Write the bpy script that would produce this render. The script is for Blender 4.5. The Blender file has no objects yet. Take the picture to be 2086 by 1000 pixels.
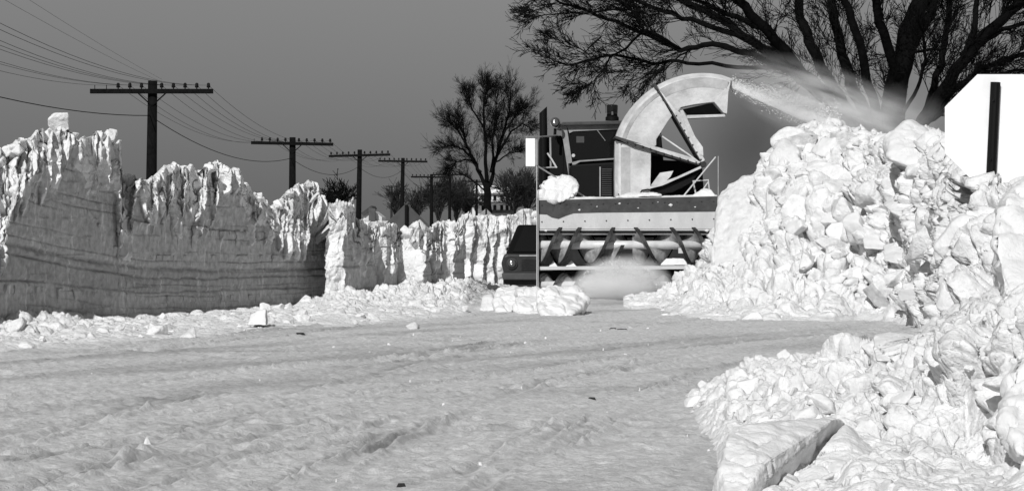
import bpy, bmesh, math, random
import numpy as np
from mathutils import Vector, Matrix

# ------------------------------------------------------------------ camera, world, sun, exposure
S = bpy.context.scene
COL = S.collection
F, CX, HOR, H = 5620.0, 1043.0, 465.0, 1.0       # focal length in photo pixels, centre column, horizon row, eye height
cam_d = bpy.data.cameras.new('camera'); cam = bpy.data.objects.new('camera', cam_d); COL.objects.link(cam)
cam.location = (0, 0, H); cam.rotation_euler = (math.radians(90), 0, 0)
cam_d.sensor_width = 36; cam_d.lens = 36 * F / 2086; cam_d.shift_y = -(500 - HOR) / 2086
cam_d.clip_start = 0.3; cam_d.clip_end = 9000
S.camera = cam
SUN_EL, SUN_AZ = math.radians(34), math.radians(17)   # azimuth: to the left of straight behind the camera
w = bpy.data.worlds.new('World'); S.world = w; w.use_nodes = True
wn = w.node_tree.nodes; wl = w.node_tree.links
sky = wn.new('ShaderNodeTexSky'); sky.sky_type = 'NISHITA'; sky.sun_disc = False
sky.sun_elevation = SUN_EL; sky.sun_rotation = math.pi + SUN_AZ
sky.air_density = 4.0; sky.dust_density = 0.0; sky.ozone_density = 3.0; sky.altitude = 0
sep = wn.new('ShaderNodeSeparateColor'); wl.new(sky.outputs[0], sep.inputs[0])   # black and white film behind a green filter
bg = wn['Background']; wl.new(sep.outputs[1], bg.inputs[0]); bg.inputs[1].default_value = 0.05
sd = bpy.data.lights.new('sun', 'SUN'); sd.energy = 4.6; sd.angle = math.radians(0.5); sd.color = (1, 1, 1)
sun = bpy.data.objects.new('sun', sd); COL.objects.link(sun)
to_sun = Vector((-math.sin(SUN_AZ) * math.cos(SUN_EL), -math.cos(SUN_AZ) * math.cos(SUN_EL), math.sin(SUN_EL)))
sun.rotation_euler = to_sun.to_track_quat('Z', 'Y').to_euler()
S.view_settings.view_transform = 'Standard'; S.view_settings.look = 'None'
S.view_settings.exposure = -0.28; S.view_settings.gamma = 1.0
S.cycles.volume_step_rate = 1.0; S.cycles.volume_max_steps = 128; S.cycles.volume_bounces = 5
S.cycles.max_bounces = 5; S.cycles.transparent_max_bounces = 8
rnd = random.Random(7); rng = np.random.default_rng(11)

def P(px, py, Y): return Vector(((px - CX) / F * Y, Y, H + (HOR - py) / F * Y))
def ZY(py, Y): return H + (HOR - py) / F * Y

# ------------------------------------------------------------------ noise (numpy)
def _h(ix, iy, iz, s):
    with np.errstate(over='ignore'):
        n = (ix.astype(np.int64) * 374761393 + iy.astype(np.int64) * 668265263 + iz.astype(np.int64) * 2147483647 + s * 1274126177) & 0xffffffff
        n = ((n ^ (n >> 13)) * 1274126177) & 0xffffffff
        n = ((n ^ (n >> 16)) * 2246822519) & 0xffffffff
        n = n ^ (n >> 15)
    return (n & 0xffffff) / float(0x1000000)
def vn(p, s=0):
    i = np.floor(p).astype(np.int64); f = p - i; f = f * f * (3 - 2 * f); r = 0
    for a in (0, 1):
        for b in (0, 1):
            for c in (0, 1):
                wgt = (f[..., 0] if a else 1 - f[..., 0]) * (f[..., 1] if b else 1 - f[..., 1]) * (f[..., 2] if c else 1 - f[..., 2])
                r = r + wgt * _h(i[..., 0] + a, i[..., 1] + b, i[..., 2] + c, s)
    return r * 2 - 1
def fbm(p, s=0, o=4, g=0.5):
    r = 0; a = 1.0
    for k in range(o):
        r = r + a * vn(p * (2.03 ** k) + k * 17.3, s + k); a *= g
    return r
def worley(p, s=0):
    """F1, F2, vector from the cell point, cell randoms"""
    i = np.floor(p).astype(np.int64); sh = p.shape[:-1]
    f1 = np.full(sh, 9.0); f2 = np.full(sh, 9.0); d1 = np.zeros(sh + (3,)); cid = np.zeros(sh + (3,), dtype=np.int64)
    for a in (-1, 0, 1):
        for b in (-1, 0, 1):
            for c in (-1, 0, 1):
                ci = i + np.array([a, b, c])
                q = np.stack([ci[..., k] + 0.1 + 0.8 * _h(ci[..., 0], ci[..., 1], ci[..., 2], s + 31 * k) for k in range(3)], -1)
                d = p - q; L = np.sqrt((d * d).sum(-1)); m = L < f1
                f2 = np.where(m, f1, np.minimum(f2, L)); f1 = np.where(m, L, f1)
                d1[m] = d[m]; cid[m] = ci[m]
    r = np.stack([_h(cid[..., 0], cid[..., 1], cid[..., 2], s + 100 + 7 * k) for k in range(4)], -1)
    return f1, f2, d1, r
def rubble(p, scale, s, tilt=0.9, gap=0.55):
    """faceted blocks with dark gaps between them, in metres for cells of 'scale'"""
    f1, f2, d, r = worley(p / scale, s)
    g = (r[..., 0:3] - 0.5) * 2 * tilt
    v = 0.30 + (r[..., 3] - 0.3) * 0.7 + (d * g).sum(-1)
    e = np.clip((f2 - f1) / 0.34, 0, 1); e = e * e * (3 - 2 * e)
    c = np.clip((f2 - f1) / 0.14, 0, 1)
    return (v * e - gap * (1 - c) * (0.12 + 5.5 * np.clip(r[..., 1] - 0.62, 0, 1))) * scale

# ------------------------------------------------------------------ mesh helpers
def np_mesh(name, V, faces, smooth=True):
    me = bpy.data.meshes.new(name)
    V = np.asarray(V, dtype=np.float32).reshape(-1, 3); faces = np.asarray(faces, dtype=np.int32)
    k = faces.shape[1]
    me.vertices.add(len(V)); me.vertices.foreach_set('co', V.ravel())
    me.loops.add(faces.size); me.loops.foreach_set('vertex_index', faces.ravel())
    me.polygons.add(len(faces)); me.polygons.foreach_set('loop_start', np.arange(0, faces.size, k, dtype=np.int32))
    me.update(calc_edges=True)
    if smooth: me.shade_smooth()
    return me
def grid_faces(n, m):
    a = np.arange(n * m).reshape(n, m)
    return np.stack([a[:-1, :-1], a[:-1, 1:], a[1:, 1:], a[1:, :-1]], -1).reshape(-1, 4)
def link(name, me, mat, parent=None):
    o = bpy.data.objects.new(name, me); COL.objects.link(o)
    if mat is not None and not me.materials: me.materials.append(mat)
    if parent is not None: o.parent = parent
    return o
def tag(o, label=None, cat=None, group=None, kind=None):
    if label: o['label'] = label
    if cat: o['category'] = cat
    if group: o['group'] = group
    if kind: o['kind'] = kind
    return o
def empty(name, loc, label, cat, group=None):
    o = bpy.data.objects.new(name, None); COL.objects.link(o); o.location = loc; o.empty_display_size = 0.2
    return tag(o, label, cat, group)
def vnormals(V):
    du = np.gradient(V, axis=1); dv = np.gradient(V, axis=0)
    n = np.cross(du, dv); n /= (np.linalg.norm(n, axis=-1, keepdims=True) + 1e-9)
    return n

class MB:
    """collects shapes, builds ONE mesh"""
    def __init__(s): s.v = []; s.f = []
    def add(s, V, Fs):
        b = len(s.v); s.v += [tuple(x) for x in V]; s.f += [tuple(b + i for i in f) for f in Fs]; return s
    def prism(s, poly, Y0, Y1, py_flip=True):
        """polygon in photo pixels measured at depth Y0, extruded to depth Y1 (a true prism)"""
        A = [P(x, y, Y0) for x, y in poly]; d = Vector((0, Y1 - Y0, 0)); n = len(A)
        return s.add(A + [a + d for a in A], [tuple(range(n)), tuple(range(2 * n - 1, n - 1, -1))] + [(i, n + i, n + (i + 1) % n, (i + 1) % n) for i in range(n)])
    def rect(s, x0, y0, x1, y1, Y0, Y1): return s.prism([(x0, y0), (x1, y0), (x1, y1), (x0, y1)], Y0, Y1)
    def box(s, c, d):
        c = Vector(c); hx, hy, hz = d[0] / 2, d[1] / 2, d[2] / 2
        V = [c + Vector((a * hx, b * hy, e * hz)) for a in (-1, 1) for b in (-1, 1) for e in (-1, 1)]
        return s.add(V, [(0, 1, 3, 2), (4, 6, 7, 5), (0, 4, 5, 1), (2, 3, 7, 6), (0, 2, 6, 4), (1, 5, 7, 3)])
    def tube(s, pts, rad, n=8, cap=True):
        pts = [Vector(p) for p in pts]; k = len(pts)
        if not hasattr(rad, '__len__'): rad = [rad] * k
        V = []; u = None
        for i in range(k):
            t = (pts[min(i + 1, k - 1)] - pts[max(i - 1, 0)]).normalized()
            if u is None: u = t.orthogonal().normalized()
            u = (u - t * u.dot(t))
            u = u.normalized() if u.length > 1e-6 else t.orthogonal().normalized()
            v = t.cross(u)
            for j in range(n):
                a = 2 * math.pi * j / n; V.append(pts[i] + (u * math.cos(a) + v * math.sin(a)) * rad[i])
        Fs = [(i * n + j, i * n + (j + 1) % n, (i + 1) * n + (j + 1) % n, (i + 1) * n + j) for i in range(k - 1) for j in range(n)]
        if cap: Fs += [tuple(range(n - 1, -1, -1)), tuple(range((k - 1) * n, k * n))]
        return s.add(V, Fs)
    def lathe(s, base, prof, axis='Z', n=20):
        base = Vector(base); V = []; k = len(prof)
        for r, h in prof:
            for j in range(n):
                a = 2 * math.pi * j / n; c, q = r * math.cos(a), r * math.sin(a)
                V.append(base + (Vector((c, q, h)) if axis == 'Z' else Vector((h, c, q)) if axis == 'X' else Vector((c, h, q))))
        Fs = [(i * n + j, i * n + (j + 1) % n, (i + 1) * n + (j + 1) % n, (i + 1) * n + j) for i in range(k - 1) for j in range(n)]
        Fs += [tuple(range(n)), tuple(range((k - 1) * n, k * n))]
        return s.add(V, Fs)
    def build(s, name, mat, parent=None, bevel=0, smooth=False):
        off = parent.location if parent is not None and parent.type == 'EMPTY' else Vector((0, 0, 0))
        if parent is not None and parent.type != 'EMPTY' and parent.parent is not None: off = parent.parent.location
        me = bpy.data.meshes.new(name); me.from_pydata([tuple(Vector(v) - off) for v in s.v], [], s.f)
        bm = bmesh.new(); bm.from_mesh(me); bmesh.ops.recalc_face_normals(bm, faces=bm.faces); bm.to_mesh(me); bm.free()
        if smooth: me.shade_smooth()
        o = link(name, me, mat, parent)
        if bevel:
            b = o.modifiers.new('bevel', 'BEVEL'); b.width = bevel; b.segments = 2; b.limit_method = 'ANGLE'
        return o

# ------------------------------------------------------------------ materials
def mat(name, col, rough=0.7, bump=(), var=None, metal=0.0, spec=0.3, attr=None, aniso=(1, 1, 1), frost=None):
    m = bpy.data.materials.new(name); m.use_nodes = True; nt = m.node_tree; N = nt.nodes; L = nt.links
    b = N['Principled BSDF']; b.inputs['Roughness'].default_value = rough; b.inputs['Metallic'].default_value = metal
    b.inputs['Specular IOR Level'].default_value = spec; b.inputs['Base Color'].default_value = (col, col, col, 1)
    geo = N.new('ShaderNodeNewGeometry'); mp = N.new('ShaderNodeMapping'); L.new(geo.outputs['Position'], mp.inputs[0]); mp.inputs['Scale'].default_value = aniso
    src = None
    if var:                                     # (scale, low, high)
        n = N.new('ShaderNodeTexNoise'); n.inputs['Scale'].default_value = var[0]; n.inputs['Detail'].default_value = 8; n.inputs['Roughness'].default_value = 0.65
        L.new(mp.outputs[0], n.inputs[0])
        r = N.new('ShaderNodeMapRange'); r.inputs['From Min'].default_value = 0.3; r.inputs['From Max'].default_value = 0.7
        r.inputs['To Min'].default_value = var[1]; r.inputs['To Max'].default_value = var[2]
        L.new(n.outputs[0], r.inputs[0]); src = r.outputs[0]
    if attr:                                    # dirt attribute darkens: (name, dark factor)
        a = N.new('ShaderNodeAttribute'); a.attribute_name = attr[0]
        mm = N.new('ShaderNodeMapRange'); mm.inputs['To Min'].default_value = 1; mm.inputs['To Max'].default_value = attr[1]
        L.new(a.outputs['Fac'], mm.inputs[0])
        mu = N.new('ShaderNodeMath'); mu.operation = 'MULTIPLY'; L.new(mm.outputs[0], mu.inputs[0])
        if src is not None: L.new(src, mu.inputs[1])
        else: mu.inputs[1].default_value = col
        src = mu.outputs[0]
    if src is not None: L.new(src, b.inputs['Base Color'])
    if frost:
        m2 = N.new('ShaderNodeMapping'); L.new(geo.outputs['Position'], m2.inputs[0]); m2.inputs['Scale'].default_value = (1, 1, 0.22)
        n2 = N.new('ShaderNodeTexNoise'); n2.inputs['Scale'].default_value = frost[0]; n2.inputs['Detail'].default_value = 6; n2.inputs['Roughness'].default_value = 0.7; L.new(m2.outputs[0], n2.inputs[0])
        r2 = N.new('ShaderNodeMapRange'); r2.inputs['From Min'].default_value = 0.56; r2.inputs['From Max'].default_value = 0.68; r2.inputs['To Max'].default_value = frost[1]; L.new(n2.outputs[0], r2.inputs[0])
        ad = N.new('ShaderNodeMath'); ad.operation = 'ADD'; ad.use_clamp = True; L.new(src, ad.inputs[0]); L.new(r2.outputs[0], ad.inputs[1]); L.new(ad.outputs[0], b.inputs['Base Color'])
    prev = None
    for sc, dist in bump:
        n = N.new('ShaderNodeTexNoise'); n.inputs['Scale'].default_value = sc; n.inputs['Detail'].default_value = 5; n.inputs['Roughness'].default_value = 0.6
        L.new(mp.outputs[0], n.inputs[0])
        bp = N.new('ShaderNodeBump'); bp.inputs['Distance'].default_value = dist; L.new(n.outputs[0], bp.inputs['Height'])
        if prev: L.new(prev.outputs[0], bp.inputs['Normal'])
        prev = bp
    if prev: L.new(prev.outputs[0], b.inputs['Normal'])
    return m
M = dict(
    snow=mat('snow', 0.72, 0.75, bump=((9, 0.018), (45, 0.005)), var=(3, 0.66, 0.76), spec=0.2),
    rubble=mat('broken_snow', 0.84, 0.8, bump=((18, 0.022), (60, 0.006)), var=(10, 0.58, 0.84), spec=0.2),
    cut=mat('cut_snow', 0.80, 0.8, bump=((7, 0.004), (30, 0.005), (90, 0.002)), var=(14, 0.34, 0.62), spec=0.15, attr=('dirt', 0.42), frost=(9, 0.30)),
    slab=mat('sheared_snow', 0.84, 0.8, bump=((10, 0.03), (45, 0.008)), var=(6, 0.58, 0.76), spec=0.2, aniso=(1, 1, 0.3)),
    road=mat('packed_snow', 0.66, 0.8, bump=((28, 0.008), (80, 0.009), (220, 0.004)), var=(22, 0.49, 0.80), spec=0.2, attr=('dirt', 0.55)),
    bark=mat('bark', 0.005, 0.95, bump=((12, 0.03),), var=(6, 0.003, 0.008), spec=0.02),
    twig=mat('twig', 0.007, 0.95, spec=0.02),
    farwood=mat('distant_wood', 0.03, 0.9, spec=0.05),
    tar=mat('creosoted_wood', 0.006, 0.9, bump=((20, 0.01),), var=(9, 0.004, 0.010), spec=0.03),
    black=mat('black_paint', 0.005, 0.6, spec=0.12),
    dark=mat('dark_paint', 0.02, 0.5, var=(6, 0.014, 0.03), bump=((14, 0.004),), spec=0.3),
    grey=mat('grey_paint', 0.30, 0.5, var=(5, 0.20, 0.34), bump=((20, 0.003),)),
    band=mat('dark_band_paint', 0.05, 0.55, var=(7, 0.03, 0.065), bump=((18, 0.003),)),
    white=mat('worn_white_paint', 0.55, 0.5, var=(3.5, 0.44, 0.58), bump=((2.5, 0.02), (25, 0.004)), aniso=(1, 1, 0.35)),
    chute=mat('worn_chute_paint', 0.66, 0.5, var=(3, 0.36, 0.66), bump=((2.2, 0.03), (16, 0.008))),
    worn=mat('scraped_chute_paint', 0.42, 0.55, var=(5, 0.28, 0.5), bump=((12, 0.008),)),
    steel=mat('scoured_steel', 0.62, 0.32, var=(8, 0.55, 0.8), metal=0.1),
    blade=mat('worn_auger_steel', 0.30, 0.5, var=(9, 0.10, 0.42), metal=0.0),
    chrome=mat('chrome', 0.7, 0.12, metal=1.0),
    glass=mat('dark_glass', 0.006, 0.08, spec=0.5),
    lens=mat('lens_glass', 0.07, 0.15, spec=0.6),
    rubber=mat('rubber', 0.02, 0.8),
    signback=mat('bare_sign_back', 0.86, 0.55, bump=((5, 0.002),), var=(2.5, 0.76, 0.9)),
    signgrey=mat('dull_sign_back', 0.07, 0.7, var=(4, 0.055, 0.085), spec=0.1),
    housewhite=mat('white_siding', 0.6, 0.7, var=(0.8, 0.5, 0.65)),
    brick=mat('chimney_brick', 0.07, 0.8, var=(3, 0.05, 0.09)),
    roofing=mat('dark_shingle', 0.05, 0.8, var=(2, 0.035, 0.07)),
)
def set_attr(me, name, vals):
    a = me.attributes.new(name, 'FLOAT', 'POINT'); a.data.foreach_set('value', np.asarray(vals, dtype=np.float32).ravel())

# ------------------------------------------------------------------ the ground: one sheet to the horizon
TR = []
_r = random.Random(41)
for _k in range(12):
    _cx = _r.uniform(4.5, 9); _cy = _r.uniform(4, 9.5); TR.append(('arc', _cx, _cy, math.hypot(_cx - _r.uniform(-2.2, 1.6), _cy - _r.uniform(10.5, 17)), _r.uniform(.025, .10), _r.uniform(.008, .022)))
for _k in range(7):
    TR.append(('line', _r.uniform(13, 27), _r.uniform(-.35, .45), _r.uniform(-.05, .05), _r.uniform(.06, .2), _r.uniform(.008, .02)))
for _k in range(30):
    _b, _c, _x = _r.uniform(.02, .22), _r.uniform(.004, .020), _r.uniform(-7, 2.0)
    for _o in (0, _r.choice((0, .12, .2))):
        TR.append(('track', _x + _o, _b, _c, _r.uniform(.022, .06), _r.uniform(.010, .024)))
for _k in range(5):
    TR.append(('arc', _r.uniform(-9, -4), _r.uniform(14, 24), _r.uniform(4, 9), _r.uniform(.05, .12), _r.uniform(.010, .022)))
def tracks(X, Y, p):
    z = 0; dark = 0; rough_ = vn(p * 9, 90); w3 = [vn(p * 0.8, 60 + j) for j in range(3)]; m4 = [vn(p * 0.5 + j * 7.1, 21 + j) for j in range(4)]
    for i, (kind, a, b, c, wd, dp) in enumerate(TR):
        if kind == 'arc': d = np.sqrt((X - a) ** 2 + (Y - b) ** 2) - c
        elif kind == 'track': d = X - (a + b * (Y - 10.5) + c * (Y - 10.5) ** 2)
        else: d = Y - (a + b * X + c * X * X)
        d = d + (0.10 if kind != 'track' else 0.04) * w3[i % 3]; k = np.clip(0.35 + 1.1 * m4[i % 4], 0, 1); k = k * (1 + 0.6 * rough_)
        z = z - dp * k * np.exp(-(d / wd) ** 2) + dp * 1.1 * k * np.exp(-((d - wd * 1.7) / (wd * .5)) ** 2)
        dark = np.maximum(dark, 0.75 * k * np.exp(-(d / (wd * 1.1)) ** 2))
    return z, dark
def ground_z(X, Y):
    p = np.stack([X, Y, np.zeros_like(X)], -1)
    c, s = math.cos(0.5), math.sin(0.5)
    q = np.stack([X * c - Y * s, (X * s + Y * c) * 0.22, np.zeros_like(X)], -1)     # along the tyre tracks
    fade = np.clip((Y - 7) / 2, 0, 1) * np.clip((120 - Y) / 60, 0, 1) * np.clip((14 - np.abs(X)) / 5, 0, 1)
    z = 0.009 * fbm(q * 1.6, 3, 4) + 0.006 * fbm(q * 6.0, 8, 3) + 0.005 * fbm(p * 5, 5, 4) + 0.009 * fbm(p * 16, 6, 3)
    tz, dk = tracks(X, Y, p); z = z + tz
    f1, f2, dd_, rr_ = worley(p[...] / 0.11, 77); z = z + 0.030 * np.clip(rr_[..., 0] - 0.72, 0, 1) * np.clip(1 - f1 / 0.42, 0, 1) ** 0.6 * 3 * np.clip(0.5 + vn(p * 0.8, 4), 0, 1)
    drop = -0.24 * np.clip((Y - 42.5) / 4, 0, 1) * np.clip((X + 0.75) / 0.5, 0, 1) * np.clip((70 - Y) / 10, 0, 1)
    return z * fade + drop, dk * fade
def build_ground():
    Yr = np.concatenate([np.array([-60, -20, 0, 4, 6.5]), np.geomspace(7, 60, 780), np.geomspace(62, 6000, 60)])
    U = np.concatenate([-np.geomspace(12, 0.27, 14), np.linspace(-0.24, 0.24, 800), np.geomspace(0.27, 12, 14)])
    Yg, Ug = np.meshgrid(Yr, U, indexing='ij')
    X = Ug * np.maximum(np.abs(Yg), 7)
    Z, trk = ground_z(X, Yg)
    V = np.stack([X, Yg, Z], -1)
    me = np_mesh('ground', V, grid_faces(*X.shape)[:, ::-1] if False else grid_faces(*X.shape))
    p = np.stack([X, Yg, np.zeros_like(X)], -1)
    dirt = np.clip(fbm(np.stack([X * 0.88 - Yg * 0.48, (X * 0.48 + Yg * 0.88) * 0.12, 0 * X], -1) * 2.2, 40, 4) * 0.9, 0, 1) ** 1.2
    # two darker soft patches left of the middle in the foreground
    for (a, b, Yc, rx, ry) in ((800, 895, 12.9, 0.16, 0.8), (810, 985, 10.85, 0.08, 0.14)):
        c = P(a, b, Yc); d = ((X - c.x) / rx) ** 2 + ((Yg - c.y) / ry) ** 2
        dirt = np.maximum(dirt, np.exp(-d) * (0.7 + 0.3 * vn(p * 9, 5)))
    dirt = np.clip(dirt * 0.7 + 0.9 * trk * np.clip((60 - Yg) / 30, 0, 1), 0, 1)
    set_attr(me, 'dirt', dirt)
    tag(link('snow_covered_road', me, M['road']), kind='structure')
build_ground()

# ------------------------------------------------------------------ the snow walls on the left, cut by the plough
CREST = {}
def snow_wall(name, label, cat, px0, px1, dpx, Ytab, Ttab, Dtab, cells_fn, zfoot=-0.3, nz=230, seed=0, lits=None, back=1.6, strata=None, group=None, hang=0.04):
    px = np.arange(px0, px1 + 1e-6, dpx); n = len(px)
    Yw = np.interp(px, *zip(*Ytab)); T = np.interp(px, *zip(*Ttab)); D = np.interp(px, *zip(*Dtab))
    ztop = H + (HOR - T) / F * Yw
    jag = fbm(np.stack([px * 0.06, 0 * px, 0 * px], -1), seed + 1, 5, 0.65)
    ztop = ztop + 0.035 * jag
    zD = H + (HOR - D) / F * Yw
    t = np.linspace(0, 1, nz)[:, None]; Z = zfoot + (ztop - zfoot)[None, :] * t
    PX = np.repeat(px[None, :], nz, 0)
    # irregular cells: each holds one facet turned to the camera, tapering downwards to a tip
    edges = [px0 - 5.0]; r = random.Random(seed)
    while edges[-1] < px1 + 5: edges.append(edges[-1] + cells_fn(edges[-1], r))
    if lits:
        for a, b in lits: edges = [e for e in edges if e <= a or e >= b] + [a, b]
        edges = sorted(set(edges))
    edges = np.array(edges); nc = len(edges) - 1
    wob = 2.2 * vn(np.stack([PX * 0.05, Z * 2.5, 0 * Z], -1), seed + 2) + 0.8 * vn(np.stack([PX * 0.3, Z * 9, 0 * Z], -1), seed + 3)
    Q = np.clip(PX + wob, edges[0], edges[-1] - 1e-3)
    ci = np.clip(np.searchsorted(edges, Q, side='right') - 1, 0, nc - 1)
    a = edges[ci]; b = edges[ci + 1]; u = (Q - a) / (b - a)
    tip = np.array([r.uniform(-0.05, 0.36) for _ in range(nc)]); ln = np.array([r.uniform(0.05, 0.20) for _ in range(nc)])
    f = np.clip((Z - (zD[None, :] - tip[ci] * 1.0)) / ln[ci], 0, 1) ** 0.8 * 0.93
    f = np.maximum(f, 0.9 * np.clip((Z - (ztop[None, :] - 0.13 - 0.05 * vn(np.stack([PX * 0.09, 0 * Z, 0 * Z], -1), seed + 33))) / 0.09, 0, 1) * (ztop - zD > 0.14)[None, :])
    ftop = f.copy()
    # ledges with short tongues under them
    for (ltab, zl, prob, lmax) in (strata or {}).get('ledges', []):
        lz = H + (HOR - np.interp(px, *zip(*ltab))) / F * Yw
        on = np.array([1.0 if r.random() < prob else 0.0 for _ in range(nc)]); ll = np.array([r.uniform(0.03, lmax) for _ in range(nc)])
        g = np.clip(1 - (lz[None, :] - Z) / ll[ci], 0, 1) * (Z <= lz[None, :]) * on[ci] * zl
        f = np.maximum(f, g)
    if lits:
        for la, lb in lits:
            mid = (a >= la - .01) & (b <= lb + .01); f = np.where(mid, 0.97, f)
    Ya = np.interp(a.ravel(), *zip(*Ytab)).reshape(a.shape); Yb = np.interp(b.ravel(), *zip(*Ytab)).reshape(b.shape)
    Yf = np.where(u < f, Ya, Ya + (Yb - Ya) * (u - f) / np.maximum(1 - f, 1e-3))
    above = np.clip(Z - zD[None, :], 0, 3)
    lit = np.clip(f * 1.6, 0, 1)
    Yf = Yf + (1.5 * np.minimum(above, 0.3) + 0.4 * np.maximum(above - 0.3, 0)) * np.clip(ftop * 1.3, 0, 1)
    Yf = Yf + lit * (0.05 * fbm(np.stack([PX * 0.05, Z * 7, 0 * Z], -1), seed + 5, 4) + 0.10 * fbm(np.stack([PX * 0.02, Z * 2.6, 0 * Z], -1), seed + 6, 2))
    # fine face texture of the cut and vertical scoring
    fine = 0.012 * fbm(np.stack([PX * 0.12, Z * 14, 0 * Z], -1), seed + 7, 4) + 0.008 * vn(np.stack([PX * 0.35, Z * 3, 0 * Z], -1), seed + 8)
    brick = np.floor(Z * 5.5 + 0.4 * vn(np.stack([PX * 0.01, 0 * Z, 0 * Z], -1), 3)); bx = np.floor(PX / 26 + brick * 0.37)
    fine = fine + 0.030 * (_h(bx, brick, 0 * bx, 9) - 0.5)
    X = (PX - CX) / F * Yf
    off = fine * 0.8 + hang * np.clip(ftop * 1.2, 0, 1)
    dirt = np.zeros_like(Z)
    if strata:
        for (ltab, depth, wd, dk) in strata['grooves']:
            lp = np.interp(px, *zip(*ltab)) + 1.8 * vn(np.stack([px * 0.05, 0 * px, 0 * px], -1), seed + 11)
            lz = H + (HOR - lp) / F * Yw
            g = np.exp(-((Z - lz[None, :]) / wd) ** 2) * (0.55 + 0.45 * vn(np.stack([PX * 0.03, 0 * Z, 0 * Z + depth * 99], -1), seed + 12))
            off = off - depth * g; dirt = np.maximum(dirt, dk * g)
        lz0 = H + (HOR - np.interp(px, *zip(*strata['grooves'][0][0]))) / F * Yw
        for q_ in range(16):                                # many faint layers
            dz = -0.62 + 0.105 * q_ + 0.03 * math.sin(q_ * 5.1)
            g = np.exp(-((Z - lz0[None, :] - dz - 0.012 * vn(np.stack([PX * 0.02, 0 * Z, 0 * Z + q_ * 9], -1), seed + 70)) / 0.008) ** 2) * np.clip(0.5 + 0.9 * vn(np.stack([PX * 0.012, 0 * Z, 0 * Z + q_ * 31], -1), seed + 60), 0, 1)
            off = off - 0.014 * g; dirt = np.maximum(dirt, 0.55 * g)
        for (t1, t2, dk) in strata['bands']:
            l1 = H + (HOR - np.interp(px, *zip(*t1))) / F * Yw; l2 = H + (HOR - np.interp(px, *zip(*t2))) / F * Yw
            m = np.clip((l1[None, :] - Z) / 0.02, 0, 1) * np.clip((Z - l2[None, :]) / 0.02, 0, 1)
            dirt = np.maximum(dirt, dk * m)
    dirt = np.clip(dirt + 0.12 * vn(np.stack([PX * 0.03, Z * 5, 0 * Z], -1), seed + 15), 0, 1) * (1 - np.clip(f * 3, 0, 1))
    X = X + off * 1.0                                     # towards the road
    V = np.stack([X, Yf, H + (Z - H) * np.where(above > 0, Yf / Yw[None, :], 1.0)], -1)
    cr = rubble(V, 0.22, seed + 90, gap=0.5) * np.clip(ftop * 1.2, 0, 1) * (above > 0.02)
    V[..., 1] -= 0.5 * cr; V[..., 2] += 0.2 * cr * np.clip(above / 0.2, 0, 1)
    # crumbling top and the back of the drift, away from the road
    top = V[-1]; rows = []
    for (dx, dy, dz, na) in ((-0.03, 0.05, 0.0, 0.015), (-0.08, 0.10, -0.05, 0.03), (-0.18, 0.2, -0.14, 0.05), (-0.4, 0.3, -0.26, 0.07), (-0.9, 0.4, -0.5, 0.08), (-2.2, 0.6, -1.1, 0.1), (-4.0, 0.8, -2.6, 0.0)):
        k = np.clip((1.0 if back > 1 else 0.4), 0, 1)
        o_ = top + np.array([dx * k, dy, dz]); nn = vn(np.stack([px * 0.02, 0 * px + dx * 3, 0 * px], -1), seed + 20)
        o_[:, 2] += na * nn; rows.append(o_)
    V = np.concatenate([V, np.stack(rows)], 0)
    dirt = np.concatenate([dirt, np.zeros((len(rows), n))], 0)
    me = np_mesh(name, V, grid_faces(V.shape[0], n)); set_attr(me, 'dirt', dirt)
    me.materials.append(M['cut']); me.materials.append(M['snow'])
    broken = np.zeros(V.shape[:2]); broken[:nz] = np.maximum(ftop, np.where(f > 0.95, 1, 0)); broken[nz:] = 1          # broken crest and ends painted paler as sunlit, scraped dirtier face darker as shaded
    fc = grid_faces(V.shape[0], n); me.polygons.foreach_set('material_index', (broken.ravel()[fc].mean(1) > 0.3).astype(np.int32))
    o = link(name, me, None); tag(o, label, cat, group)
    CREST[name] = V[nz - 1]
    return o

T_A = [(-300, 320), (-60, 300), (0, 302), (38, 292), (60, 276), (95, 270), (110, 262), (136, 268), (142, 276), (150, 281), (200, 275), (217, 274), (219, 292), (229, 290), (236, 279), (239, 282), (240, 352), (246, 350), (252, 358), (300, 363), (316, 358), (322, 360), (330, 341), (352, 339), (372, 346), (408, 344), (415, 334), (432, 330), (446, 331), (456, 347), (474, 341), (480, 352), (490, 377), (502, 386), (520, 405), (532, 408), (548, 428), (562, 415), (575, 401), (600, 386), (612, 378), (640, 377), (642, 392), (655, 399), (662, 420), (668, 470)]
D_A = [(-300, 700), (-20, 560), (5, 500), (22, 440), (38, 385), (58, 358), (88, 352), (96, 330), (118, 335), (128, 305), (138, 280), (146, 279), (158, 300), (172, 330), (188, 350), (198, 322), (212, 330), (220, 350), (235, 360), (240, 470), (262, 480), (270, 400), (282, 385), (292, 430), (302, 455), (310, 400), (322, 400), (333, 450), (345, 400), (352, 440), (366, 450), (374, 390), (390, 450), (404, 440), (412, 370), (420, 362), (428, 425), (438, 380), (450, 352), (478, 352), (488, 400), (500, 450), (512, 460), (524, 430), (540, 460), (560, 480), (580, 480), (600, 490), (618, 500), (632, 440), (640, 430), (646, 402), (655, 402), (668, 440)]
Y_A = [(-400, 22.0), (0, 25.9), (300, 29.3), (600, 33.7), (668, 35.0)]
g1 = [(-300, 470), (0, 494), (60, 505), (120, 518), (200, 534), (300, 546), (420, 550), (560, 550), (668, 545)]
g2 = [(-300, 500), (0, 512), (90, 530), (160, 545), (230, 556), (300, 566), (420, 567), (560, 563), (668, 560)]
g3 = [(-300, 560), (0, 570), (90, 573), (160, 582), (230, 590), (300, 596), (420, 592), (560, 588), (668, 585)]
g4 = [(-300, 640), (0, 648), (200, 652), (400, 652), (668, 630)]
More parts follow.
